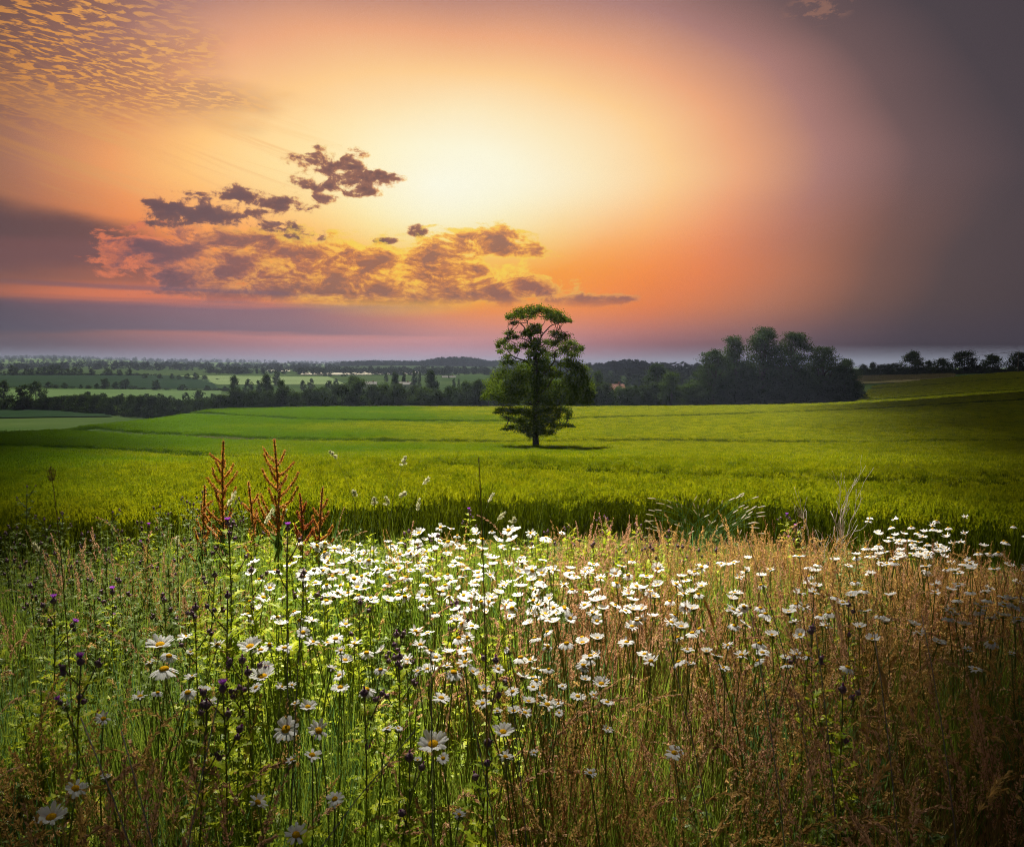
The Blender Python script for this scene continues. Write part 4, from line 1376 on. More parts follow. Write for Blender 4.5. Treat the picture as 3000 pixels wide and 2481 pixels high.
HERO = [  # px, py, diameter, form, lean to camera, lean right, label
    (469, 1890, 72, 2, 0.35, 0.05, 'large daisy with upright petals above a drooping one at the left'),
    (495, 1921, 44, 5, 0.45, 0.25, 'daisy with folded back petals just under the large upright left one'),
    (481, 1960, 72, 5, 0.12, 0.0, 'wide daisy with petals swept down below the large upright left one'),
    (438, 1940, 28, 7, 0.3, -0.2, 'small faded daisy left of the wide swept down one'),
    (638, 1888, 40, 7, 0.0, 0.1, 'daisy with thin spread petals between the large left daisies and the thistle stem'),
    (733, 1895, 62, 2, 0.5, -0.1, 'open cup daisy just right of the tall thistle stem'),
    (557, 1910, 22, 7, 0.3, 0.2, 'tiny torn daisy beside the wide swept down one'),
    (560, 1981, 34, 7, 0.2, -0.3, 'ragged daisy below right of the wide swept down one'),
    (550, 2028, 46, 5, 0.55, 0.1, 'daisy showing its yellow disc with short folded petals'),
    (598, 2022, 36, 2, -0.2, 0.2, 'cupped daisy right of the short petalled yellow one'),
    (610, 2057, 46, 7, 0.2, 0.1, 'ragged daisy behind dark thistle buds'),
    (410, 2040, 42, 7, 0.1, -0.2, 'torn daisy left of the short petalled yellow one'),
    (462, 2028, 30, 5, 0.1, 0.2, 'half closed daisy between two torn ones at the left'),
    (193, 2067, 42, 7, 0.2, -0.5, 'crumpled pinkish daisy at the far left below the purple thistle'),
    (302, 2105, 42, 7, 0.7, 0.2, 'broken daisy with petals missing at the lower left'),
    (769, 1983, 72, 2, 0.25, -0.05, 'large full cup daisy above the purple thistle buds'),
    (779, 1952, 38, 2, 0.0, 0.4, 'daisy leaning on top of the large full cup one'),
    (750, 2014, 36, 0, 0.7, -0.4, 'small daisy under the large full cup one'),
    (824, 2012, 30, 7, 0.2, 0.2, 'half faded daisy right of the large full cup one'),
    (855, 2007, 26, 7, 0.1, 0.3, 'thin petalled small daisy beside the half faded one'),
    (902, 2071, 46, 2, 0.45, 0.15, 'half open daisy above the two round low daisies'),
    (864, 2060, 28, 7, 0.3, -0.2, 'brown withered daisy left of the half open one'),
    (838, 2136, 70, 0, 1.05, -0.1, 'flat daisy facing the viewer with its whole yellow disc showing'),
    (933, 2140, 58, 7, 0.75, 0.3, 'shaggy daisy with a dark disc right of the flat facing one'),
    (914, 2212, 52, 7, 0.3, 0.2, 'shaggy daisy in the shade below the flat facing one'),
    (855, 2226, 32, 7, 0.2, -0.4, 'faded pinkish daisy beside the shaggy shaded one'),
    (150, 2395, 80, 2, 0.45, 0.1, 'big bluish shaded daisy in the bottom left corner'),
    (221, 2310, 62, 7, 0.5, 0.35, 'torn shaded daisy above the one in the bottom left corner'),
    (310, 2274, 28, 7, 0.3, 0.1, 'small shaded daisy with a few petals by the pinkish plume'),
    (755, 2350, 52, 7, 0.2, 0.7, 'drooping shaded daisy with loose petals near the bottom'),
    (981, 2340, 48, 0, 0.6, -0.1, 'small flat shaded daisy near the bottom left of centre'),
    (867, 2445, 62, 7, 0.55, 0.2, 'daisy with a big disc and few petals at the bottom edge'),
    (983, 1871, 42, 0, 0.4, 0.0, 'flat daisy at the left end of the daisy drift'),
    (1269, 2181, 82, 2, 0.62, 0.0, 'largest open daisy at the lower centre'),
    (1298, 2221, 34, 0, 0.75, 0.15, 'small daisy under the largest open one'),
    (1224, 2226, 22, 2, 0.1, 0.0, 'daisy bud left of the largest open one'),
    (1136, 2133, 30, 0, -0.1, -0.3, 'thin daisy seen edge on at the lower centre'),
    (1167, 2133, 26, 0, -0.1, 0.35, 'second thin daisy seen edge on at the lower centre'),
    (1293, 2045, 48, 0, 0.1, 0.2, 'wide flat daisy tilted on a thistle leaf'),
    (1474, 2145, 60, 2, 0.35, 0.1, 'cupped ragged daisy standing over the brown grass'),
    (1481, 2217, 42, 7, 0.2, 0.2, 'crumpled daisy right under the cupped ragged one'),
    (1457, 2083, 26, 7, 0.3, 0.1, 'small torn daisy by a thistle stem in the centre'),
    (1414, 2060, 36, 0, 0.5, -0.1, 'daisy low in the shade left of the red brown grass'),
    (1419, 2021, 36, 2, 0.2, 0.2, 'daisy just above the low shaded one in the centre'),
    (1502, 2026, 38, 0, 0.5, -0.3, 'daisy tilted to the left beside the red brown grass'),
    (1505, 2083, 38, 2, 0.2, 0.0, 'daisy below the tilted one beside the red brown grass'),
    (1538, 2088, 38, 7, 0.4, 0.2, 'ragged daisy at the edge of the red brown grass'),
    (1548, 2055, 38, 2, 0.1, 0.2, 'cupped daisy against the red brown grass'),
    (1571, 1993, 36, 5, 0.1, 0.1, 'swept back daisy above the red brown grass'),
    (1562, 2012, 32, 0, 0.4, 0.0, 'flat daisy under the swept back one by the red grass'),
    (1590, 2038, 30, 7, 0.2, 0.3, 'torn daisy within the red brown grass'),
    (1636, 2062, 30, 7, 0.3, -0.2, 'faded daisy on the right of the red brown grass'),
    (1638, 2088, 24, 0, 0.7, 0.0, 'small yellow centred daisy right of the red brown grass'),
    (1693, 2040, 40, 0, 0.35, 0.1, 'open daisy to the right of the red brown grass'),
    (1648, 2010, 24, 0, 0.4, 0.0, 'small daisy above right of the red brown grass'),
    (1714, 1990, 30, 2, 0.1, 0.1, 'cup daisy alone right of the red brown grass top'),
    (1714, 1948, 30, 2, 0.1, -0.3, 'daisy leaning left over the brown grass'),
    (1740, 2036, 28, 7, 0.2, 0.2, 'withered daisy among the tan grass heads'),
    (1779, 2057, 36, 0, 0.05, 0.1, 'flat edge on daisy among the tan grass heads'),
    (1781, 2136, 30, 7, 0.6, 0.1, 'daisy with an orange disc among the tan grass heads'),
    (1976, 2205, 50, 0, 0.45, -0.05, 'lone flat daisy low on the right among brown grass'),
    (1729, 2264, 36, 7, 0.4, 0.1, 'dim daisy deep in the shaded brown grass'),
    (1345, 2386, 36, 7, 0.2, 0.3, 'faded daisy near the bottom edge at the centre'),
    (1564, 2205, 24, 7, 0.2, 0.0, 'dim small daisy between the dark stems'),
    (1329, 1969, 52, 5, 0.3, 0.2, 'wide daisy with swept petals in bright green grass'),
    (1252, 1960, 36, 7, 0.2, 0.1, 'torn daisy left of the wide one in bright green grass'),
    (2857, 1960, 34, 0, 0.1, 0.0, 'single daisy far out in the brown grass on the right'),
    (2836, 1902, 26, 7, 0.1, 0.1, 'small daisy above the single one in the right brown grass'),
    (2964, 1914, 20, 7, 0.1, 0.1, 'small daisy near the right edge in brown grass'),
    (2302, 1924, 28, 0, 0.1, -0.1, 'flat daisy beside the green thistle in tan grass'),
    (2121, 1957, 36, 7, 0.2, 0.1, 'ragged daisy among pink grass plumes'),
    (2024, 1943, 26, 7, 0.1, 0.0, 'small torn daisy at the left of the pink plumes'),
]
RD = np.random.default_rng(21)
for (a, b, d, f, fc, fr, lb) in HERO:
    daisy_at(a, b, d, f, (fc * 0.58, fr), lb, None, petals=d >= 30, rng=RD)
REG = [  # px0, px1, py0, py1, count, diameter, label, group
    (1150, 1620, 1545, 1660, 48, 34, 'white daisy in the crowded upper middle of the daisy drift', 'daisies in the upper drift'),
    (880, 1260, 1590, 1760, 88, 34, 'white daisy in the crowded left half of the daisy drift', 'daisies in the left drift'),
    (1240, 1640, 1660, 1800, 74, 34, 'white daisy in the crowded heart of the daisy drift', 'daisies in the heart of the drift'),
    (1640, 2060, 1650, 1790, 50, 32, 'white daisy in the right half of the daisy drift', 'daisies in the right drift'),
    (1600, 2380, 1770, 1950, 60, 34, 'white daisy at the lower right of the daisy drift', 'daisies in the lower right drift'),
    (2060, 2400, 1620, 1790, 26, 28, 'white daisy where the drift thins out into brown grass', 'daisies where the drift thins'),
    (960, 1620, 1800, 1990, 46, 36, 'white daisy along the lower edge of the daisy drift', 'daisies on the lower edge of the drift'),
    (720, 900, 1640, 1900, 22, 34, 'white daisy scattered left of the daisy drift among thistles', 'daisies scattered among the thistles'),
    (2560, 2830, 1515, 1600, 24, 22, 'small white daisy at the top of the far right cluster', 'daisies at the top of the right cluster'),
    (2540, 2760, 1585, 1640, 46, 22, 'small white daisy in the dense right cluster by the wheat', 'daisies in the dense right cluster'),
    (2740, 3000, 1545, 1680, 30, 21, 'small white daisy scattered right of the dense far cluster', 'daisies right of the far cluster'),
    (2380, 2900, 1640, 1860, 44, 24, 'small white daisy scattered in the brown grass on the right', 'daisies scattered in right brown grass'),
    (2840, 3010, 1745, 1815, 9, 36, 'white daisy of the little bunch at the right edge', 'bunch of daisies at the right edge'),
]
cands = []
for r in REG:
    got = []
    for _ in range(r[4]):
        best, bd = None, -1                       # spread them out a little
        for _t in range(5):
            q = (RD.uniform(r[0], r[1]), RD.uniform(r[2], r[3]))
            dmin = min([math.hypot(q[0] - o[0], (q[1] - o[1]) * 1.5) for o in got] or [999])
            if dmin > bd:
                best, bd = q, dmin
        got.append(best)
        cands.append((best[0], best[1], r[5] * RD.uniform(0.66, 1.16), r[6], r[7]))
cands.sort(key=lambda c: -c[2])
n_ind = max(0, 300 - len(HERO))
for c in cands[:n_ind]:
    f = int(RD.integers(0, 14))
    daisy_at(c[0], c[1], c[2], f, (RD.normal(0.05, 0.30), RD.normal(0, 0.34)), c[3], c[4], rng=RD, Y=depth_of(c[1]) * RD.uniform(0.96, 1.05))
# the smallest flowers, and faded ones sunk in the drift, as one mass
DAISY_P = []
for k in range(4):
    sm, tip = STEMS[k]
    mb = MB()
    for src, mi, M in ((sm, 0, None), (RING_ME[(2, 5, 0, 7)[k]], 1, tip), (DISC_ME, 2, tip)):
        n = len(src.vertices)
        v = np.empty(n * 3, np.float32)
        src.vertices.foreach_get('co', v)
        v = v.reshape(-1, 3).astype(float)
        if M is not None:
            v = v * 0.82 + np.asarray(M) + [0, 0, 0.003]
        tri = [tuple(p_.vertices) for p_ in src.polygons]
        for kk in (3, 4):
            fs = [t_ for t_ in tri if len(t_) == kk]
            if fs:
                mb.add(v, np.array(fs), mi)
    DAISY_P.append(proto('small_daisy', mb.mesh('small_daisy', [M_stem, M_petal, M_disc], True)))
rest = cands[n_ind:]
PP, SS = [], []
for c in rest:
    Y = depth_of(c[1]) * RD.uniform(0.97, 1.06)
    p = at(c[0], c[1], Y)
    g0 = float(zt(p[0], p[1]))
    PP.append((p[0], p[1], g0))
    SS.append(max(p[2] - g0, 0.15) / 0.55)
n = len(PP)
SS = np.array(SS)
scatter('small_daisies', 'smallest white daisies filling the gaps of the drift and right cluster', 'daisies', np.array(PP),
        np.stack([RD.normal(0, 0.12, n), RD.normal(0, 0.12, n), RD.uniform(0, 6.28, n)], -1), np.stack([np.full(n, 1.0), np.full(n, 1.0), SS], -1), RD.integers(0, 4, n), DAISY_P)

# ------------------------------------------------------------------ thistles
def spiny_leaf(rng, base, az, L, W, curl):
    """toothed, curling leaf"""
    n = 6
    t = np.linspace(0, 1, n + 1)
    d = np.array([math.cos(az), math.sin(az), 0])
    s = np.array([-math.sin(az), math.cos(az), 0])
    ang = 0.75 - curl * t
    x = np.concatenate([[0], np.cumsum(np.cos(ang[:-1]))]) * L / n
    z = np.concatenate([[0], np.cumsum(np.sin(ang[:-1]))]) * L / n
    P = base + x[:, None] * d + z[:, None] * np.array([0, 0, 1])
    w = W * np.array([0.25, 0.5, 0.42, 0.5, 0.36, 0.26, 0.02])
    V, F = [], []
    for k in range(n + 1):
        V += [P[k], P[k] + s * w[k] * 0.5 + [0, 0, w[k] * 0.12], P[k] - s * w[k] * 0.5 + [0, 0, w[k] * 0.12]]
    for k in range(n):
        a = k * 3
        F += [[a, a + 3, a + 4], [a, a + 4, a + 1], [a, a + 5, a + 3], [a, a + 2, a + 5]]
        for sg, o in ((1, 1), (-1, 2)):                     # teeth
            tip = (P[k] + P[k + 1]) / 2 + s * sg * W * rng.uniform(0.75, 1.35) * (1 - 0.4 * t[k]) + np.array([0, 0, rng.uniform(-0.1, 0.55) * W]) + d * L * 0.07
            V.append(tip)
            F.append([a + o, a + 3 + o, len(V) - 1] if sg < 0 else [a + 3 + o, a + o, len(V) - 1])
    return np.array(V), np.array(F)


def thistle_meshes(seed, H=0.75, leaves=20, dull=False, branches=3):
    rng = np.random.default_rng(seed)
    t = np.linspace(0, 1, 10)
    P = np.stack([0.02 * np.sin(t * 3 + seed), 0.02 * np.cos(t * 2.5 + seed), t * H], -1)
    P[:, :2] -= P[0, :2]
    st = MB().add(*tube(P, np.linspace(0.0034, 0.0017, 10), 6))
    lf = MB()
    for k in range(leaves):
        h = 0.10 + 0.84 * (k + rng.uniform(0, 1)) / leaves
        b = np.array([np.interp(h, t, P[:, i]) for i in range(3)])
        L = (0.125 * (1 - 0.66 * h)) * rng.uniform(0.75, 1.2)
        lf.add(*spiny_leaf(rng, b, k * 2.4 + rng.normal(0, 0.3), L, L * 0.24, rng.uniform(0.6, 2.2)))
    heads = [(P[-1] + [0, 0, 0.006], np.array([0, 0, 1.0]), 1.0)]
    for k in range(branches):
        h = 0.78 + 0.2 * k / branches
        b = np.array([np.interp(h, t, P[:, i]) for i in range(3)])
        a = k * 2.3 + rng.uniform(0, 0.8)
        Lb = rng.uniform(0.04, 0.10)
        d = np.array([math.cos(a) * 0.55, math.sin(a) * 0.55, 0.85])
        Q = np.array([b, b + d * Lb * 0.5 + [0, 0, -0.004], b + d * Lb])
        st.add(*tube(Q, [0.0022, 0.0019, 0.0017], 5))
        heads.append((Q[-1], d, rng.uniform(0.7, 1.0)))
        if rng.uniform() < 0.7:
            heads.append((Q[-1] + np.array([rng.uniform(-.016, .016), rng.uniform(-.016, .016), -0.012]), d + rng.normal(0, 0.5, 3), 0.75))
        lf.add(*spiny_leaf(rng, b + d * Lb * 0.4, a + 1, 0.045, 0.016, 1.2))
    return st.mesh('stem', M_thstem, True), lf.mesh('foliage', M_thistle_dk if dull else M_thistle), heads


def thistle_head(kind):
    rng = np.random.default_rng(9 + kind)
    mb = MB().add(*ellipsoid((0, 0, 0), (0.0078, 0.0078, 0.0085), 10, 7), 0)
    n = 40                                                   # overlapping bract tips
    u = rng.normal(size=(n, 3))
    u /= np.linalg.norm(u, axis=1)[:, None]
    u[:, 2] = -abs(u[:, 2]) * 0.5 + 0.4 * rng.uniform(0, 1, n)
    mb.add(*diamonds(rng, u * 0.0082, u + [0, 0, 0.9], 0.006, 0.003), 0)
    n = (26, 90)[kind]
    a = rng.uniform(0, 6.28, n)
    r = np.sqrt(rng.uniform(0, 1, n))
    d = np.stack([np.cos(a) * r * (0.35, 0.8)[kind], np.sin(a) * r * (0.35, 0.8)[kind], np.ones(n)], -1)
    L = (0.008, 0.015)[kind]
    c = np.array([0, 0, 0.0065]) + d * L * 0.5
    mb.add(*diamonds(rng, c, d, L, 0.0022), 1)
    return mb.mesh('flower_head', [M_bract, (M_floret, M_floret_open)[kind]], False)


THEADS = [thistle_head(0), thistle_head(1)]
THISTLES = [thistle_meshes(500 + k, 0.75, 34, False, 2 + k % 3) for k in range(4)] + [thistle_meshes(520 + k, 0.75, 30, True, 3 + k % 2) for k in range(4)]


def thistle_at(px, py, Y, label, group=None, dull=False, open_=0, rng=None, headscale=1.0):
    p = at(px, py, Y)
    g0 = float(zt(p[0], p[1]))
    h = max(p[2] - g0, 0.2)
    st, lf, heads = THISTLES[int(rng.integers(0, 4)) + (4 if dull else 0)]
    k = h / (heads[0][0][2])
    rz = rng.uniform(0, 6.28)
    tip = np.array(heads[0][0]) * k
    ox, oy = tip[0] * math.cos(rz) - tip[1] * math.sin(rz), tip[0] * math.sin(rz) + tip[1] * math.cos(rz)
    e = thing('thistle', label, 'thistle', (p[0] - ox, p[1] - oy, g0 - 0.004), rz, (k, k, k), group)
    link('stem', st, e)
    link('foliage', lf, e)
    for i, (c, d, s) in enumerate(heads):
        q = Vector(d).to_track_quat('Z', 'Y').to_euler()
        link('flower_head', THEADS[1 if i < open_ else 0], e, c, q, (s * headscale / k * 1.05,) * 3)
    return e


RH = np.random.default_rng(31)
for (a, b, Y, op, lb) in [
        (667, 1531, 2.5, 1, 'tall thistle with a cluster of round purple buds below the left dock'),
        (843, 1545, 2.5, 1, 'tall thistle with purple buds below the right dock'),
        (736, 1667, 2.55, 0, 'thistle with dark purple buds between the two tall thistles'),
        (890, 1674, 2.5, 0, 'thistle with purple buds at the left border of the daisies'),
        (667, 1740, 2.1, 0, 'near thistle with bright lime leaves and grey buds'),
        (629, 1681, 2.5, 0, 'thistle with one green bud left of the lime leaved one'),
        (574, 1776, 2.2, 0, 'bushy lime green thistle with small buds at the left'),
        (157, 1757, 2.3, 2, 'thistle with a bright violet flower near the left edge'),
        (329, 1731, 2.7, 2, 'thistle with a small bright violet flower in the dark left growth'),
        (236, 1933, 1.75, 2, 'thistle with a vivid purple flower head over the brown grass at left'),
        (710, 1929, 1.85, 0, 'thistle with four dark purple buds above the full cup daisy'),
        (726, 1964, 1.8, 0, 'short thistle with round dark buds beside the full cup daisy'),
        (652, 2012, 1.65, 1, 'dark thistle with narrow purple heads at the lower left'),
        (605, 2060, 1.6, 0, 'low thistle with one round bud in front of a ragged daisy'),
        (1055, 1762, 2.5, 0, 'tall lime leaved thistle in the left part of the daisy drift'),
        (1338, 1762, 2.6, 0, 'thistle with dark buds in the heart of the daisy drift'),
        (1162, 1855, 2.15, 0, 'bright green leafy thistle below the daisy drift'),
        (1171, 1919, 1.95, 0, 'shorter bright green thistle in front of the leafy one'),
        (1452, 1929, 1.95, 0, 'green thistle with a dark bud left of the red brown grass'),
        (1067, 2024, 1.7, 0, 'leafy thistle with a pair of dark buds at the lower centre'),
        (1200, 2212, 1.5, 0, 'low dark bud thistle left of the largest daisy'),
        (1429, 2169, 1.55, 0, 'shaded thistle right of the largest daisy'),
        (2376, 1845, 2.1, 0, 'tall green thistle standing in the tan grass on the right'),
        (2469, 2014, 1.75, 0, 'thistle with purple buds among brown arching grass'),
        (2486, 1767, 2.55, 0, 'thistle bud stem in the right brown grass'),
        (2305, 1510, 4.9, 1, 'thistle with brown heads against the wheat on the right'),
        (2331, 1543, 4.6, 2, 'thistle with a violet open flower against the dark wheat foot'),
        (436, 1540, 4.3, 2, 'thistle with a pale violet flower in the left thistle bed'),
        (1374, 1495, 4.6, 1, 'tall thin thistle with a purple head above the drift'),
        (1198, 1555, 3.6, 0, 'thistle with dark buds at the top left of the drift'),
        (1283, 1567, 3.6, 0, 'short thistle with dark buds at the top of the drift')]:
    thistle_at(a, b, Y, lb, None, False, op, RH)
for (a, b) in [(79, 1424), (183, 1502), (240, 1564), (357, 1555), (276, 1569), (469, 1483), (493, 1505), (593, 1440), (567, 1476), (548, 1469), (676, 1467), (707, 1474), (705, 1526),
               (50, 1545), (15, 1560), (120, 1590), (160, 1620), (390, 1648), (310, 1610), (420, 1600), (210, 1660), (60, 1660), (481, 1755), (350, 1700), (90, 1715), (445, 1660),
               (540, 1580), (600, 1560), (640, 1600), (770, 1560), (510, 1640), (270, 1700), (20, 1640), (-40, 1600), (330, 1500), (415, 1530), (130, 1520)]:
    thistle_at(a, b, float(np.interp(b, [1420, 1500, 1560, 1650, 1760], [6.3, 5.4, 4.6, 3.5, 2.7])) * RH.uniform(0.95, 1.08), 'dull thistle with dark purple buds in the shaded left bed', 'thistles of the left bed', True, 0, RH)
for (a, b) in [(1605, 1555), (1667, 1540), (1771, 1512), (1862, 1533), (1960, 1555), (1698, 1581), (2098, 1610), (2048, 1610), (1740, 1590), (1820, 1600), (1905, 1600), (1560, 1590), (2000, 1600)]:
    thistle_at(a, b, float(np.interp(b, [1500, 1560, 1620], [5.0, 4.4, 3.7])), 'green thistle with small dark buds between the drift and the wheat', 'thistles before the wheat', False, 0, RH)

# ------------------------------------------------------------------ docks
def dock(px, py, Y, label, mat, rng, nb=11, spread=1.0, loose=1.0):
    p = at(px, py, Y)
    g0 = float(zt(p[0], p[1]))
    H = p[2] - g0
    e = thing('dock_plant', label, 'dock', (p[0], p[1], g0))
    t = np.linspace(0, 1, 14)
    P = np.stack([0.018 * np.sin(t * 4 + px), 0.02 * np.cos(t * 3 + px), t * H], -1)
    P[:, :2] -= P[-1, :2] * t[:, None]
    P[0, 2] = -0.02
    link('stem', MB().add(*tube(P, np.linspace(0.0075, 0.003, 14), 6)).mesh('stem', M_dockstem, True), e)

    def seeded(path, r0, name='seed_branch'):
        L = np.linalg.norm(np.diff(path, axis=0), axis=1).sum()
        n = int(L * 1900)
        u = rng.uniform(0.06, 1, n)
        # seeds sit in whorls along the branch
        wh = np.round(u * L / 0.016) * 0.016 / L
        u = np.clip(wh * 0.75 + u * 0.25, 0, 1)
        c = np.stack([np.interp(u, np.linspace(0, 1, len(path)), path[:, i]) for i in range(3)], -1)
        o = rng.normal(size=(n, 3))
        o /= np.linalg.norm(o, axis=1)[:, None]
        rr = r0 * (1.0 - 0.45 * u) * rng.uniform(0.35, 1.0, n)
        mb = MB().add(*tube(path, np.linspace(0.0026, 0.001, len(path)), 5), 1)
        mb.add(*diamonds(rng, c + o * rr[:, None], o + [0, 0, -0.35], rng.uniform(0.006, 0.010, n), rng.uniform(0.005, 0.008, n)), 0)
        link(name, mb.mesh(name, [mat, M_dockstem]), e)
    topP = np.stack([np.interp(np.linspace(0.74, 1.0, 7), t, P[:, i]) for i in range(3)], -1)
    seeded(topP, 0.015, 'seed_spike')
    for k in range(nb):
        h = 0.48 + 0.43 * k / nb
        b = np.array([np.interp(h, t, P[:, i]) for i in range(3)])
        side = 1 if k % 2 else -1
        a = (0 if side > 0 else math.pi) + rng.normal(0, 0.75)
        h += rng.normal(0, 0.012)
        Lb = (0.21 - 0.21 * (h - 0.48) / 0.52 * 0.72) * rng.uniform(0.75, 1.15) * spread
        tt = np.linspace(0, 1, 7)
        el = np.radians(rng.uniform(28, 50)) + tt * np.radians(rng.uniform(10, 40)) + rng.normal(0, 0.10, 7)
        step = Lb / 6
        x = np.concatenate([[0], np.cumsum(np.cos(el[:-1]) * step)])
        z = np.concatenate([[0], np.cumsum(np.sin(el[:-1]) * step)])
        path = b + np.stack([x * math.cos(a), x * math.sin(a), z], -1)
        seeded(path, 0.014)
    for k in range(9):                                       # long wavy leaves
        h = rng.uniform(0.2, 0.62)
        b = np.array([np.interp(h, t, P[:, i]) for i in range(3)])
        V, F, _ = blades(rng, b[None], 0.17 * (1.2 - h), 1.3, 0.045, 7, 1.0)
        V = V + rng.normal(0, 0.0025, V.shape)
        link('leaf', MB().add(V, F).mesh('leaf', M_broad, True), e)


RK = np.random.default_rng(41)
dock(655, 1291, 4.5, 'tall orange brown dock with upright seed spikes, left of the pair', M_dock, RK, 17)
dock(803, 1285, 4.4, 'tall golden brown dock with wide seed branches, right of the pair', M_dock, RK, 17, 1.1)
dock(600, 1420, 4.6, 'short reddish dock leaning out left of the tall pair', M_dock, RK, 8, 0.8)
dock(728, 1412, 4.7, 'small brown dock between the two tall ones', M_dock, RK, 8, 0.8)
dock(878, 1446, 4.4, 'short bright red dock right of the tall pair', M_dock_red, RK, 8, 0.8)
dock(945, 1428, 4.5, 'short golden dock furthest right of the docks', M_dock, RK, 8, 0.75)

# ------------------------------------------------------------------ grasses that stand out singly
def stalk_path(root, tip, bow=0.10, n=10, dirx=None):
    root, tip = np.asarray(root, float), np.asarray(tip, float)
    t = np.linspace(0, 1, n)[:, None]
    up = np.array([root[0], root[1], root[2] + np.linalg.norm(tip - root) * (0.62 + bow)])
    return (1 - t) ** 2 * root + 2 * t * (1 - t) * up + t ** 2 * tip


RG = np.random.default_rng(51)


def grass_head(rng, P, n, L, W, rad, open_=0.0, droop=0.0):
    """seeds along the last part of a path"""
    u = rng.uniform(0, 1, n)
    c = np.stack([np.interp(u, np.linspace(0, 1, len(P)), P[:, i]) for i in range(3)], -1)
    T = np.gradient(P, axis=0)
    T /= np.linalg.norm(T, axis=1)[:, None]
    tg = np.stack([np.interp(u, np.linspace(0, 1, len(P)), T[:, i]) for i in range(3)], -1)
    o = rng.normal(size=(n, 3))
    o -= (o * tg).sum(1)[:, None] * tg
    o /= np.linalg.norm(o, axis=1)[:, None]
    w = rad * (np.sin(np.pi * np.clip(0.12 + u * 0.85, 0, 1)) ** 0.7) * rng.uniform(0.2, 1, n)
    d = tg + o * (0.3 + open_) + np.array([0, 0, -droop])
    return diamonds(rng, c + o * w[:, None], d, L * rng.uniform(0.7, 1.2, n), W)


def single_grass(name, label, tip_px, Y, root_dx, head_len, kind, mat, stem_mat, rng, group=None, r=0.0012, head_frac=None):
    tip = at(tip_px[0], tip_px[1], Y)
    rx, ry = tip[0] + root_dx, tip[1] + rng.uniform(-0.1, 0.1)
    g0 = float(zt(rx, ry))
    e = thing(name, label, 'grass', (rx, ry, g0), 0, (1, 1, 1), group)
    P = stalk_path((0, 0, 0), (tip[0] - rx, tip[1] - ry, tip[2] - g0), rng.uniform(0.05, 0.2), 14)
    tot = np.linalg.norm(np.diff(P, axis=0), axis=1).sum()
    link('stem', MB().add(*tube(P, np.linspace(r * 1.4, r * 0.7, 14), 5)).mesh('stem', stem_mat, True), e)
    if head_len > 0:
        f = max(0.0, 1 - head_len / tot)
        s = np.linspace(f, 1, 10)
        H = np.stack([np.interp(s, np.linspace(0, 1, 14), P[:, i]) for i in range(3)], -1)
        mb = MB()
        if kind == 'timothy':
            mb.add(*tube(H, np.array([.2, .8, 1, 1, 1, 1, 1, .95, .75, .25]) * 0.0042, 7))
            mb.add(*grass_head(rng, H, 60, 0.004, 0.0022, 0.0044, 1.2))
        elif kind == 'cocksfoot':                              # bunched one-sided clusters
            for k in range(7):
                c = H[1 + k]
                sd = rng.normal(0, 1, 3) * [1, 0.6, 0.2]
                Q = np.array([c, c + sd / np.linalg.norm(sd) * 0.016 * (1 - k * 0.09) + [0, 0, 0.004]])
                mb.add(*grass_head(rng, np.vstack([Q[0], Q.mean(0), Q[1]]), 26, 0.0095, 0.0042, 0.007, 0.4, 0.2))
        elif kind == 'plume':
            mb.add(*grass_head(rng, H, 150, 0.006, 0.0024, 0.011, 0.7))
        elif kind == 'brome':
            mb.add(*grass_head(rng, H, 60, 0.016, 0.0042, 0.009, 0.25, 0.25))
        link('seed_head', mb.mesh('seed_head', mat), e)
    V, F, _ = blades(rng, np.array([P[3], P[5]]), rng.uniform(0.12, 0.22, 2), rng.uniform(0.6, 1.3, 2), 0.004, 4)
    link('leaf', MB().add(V, F).mesh('leaf', stem_mat), e)
    return e


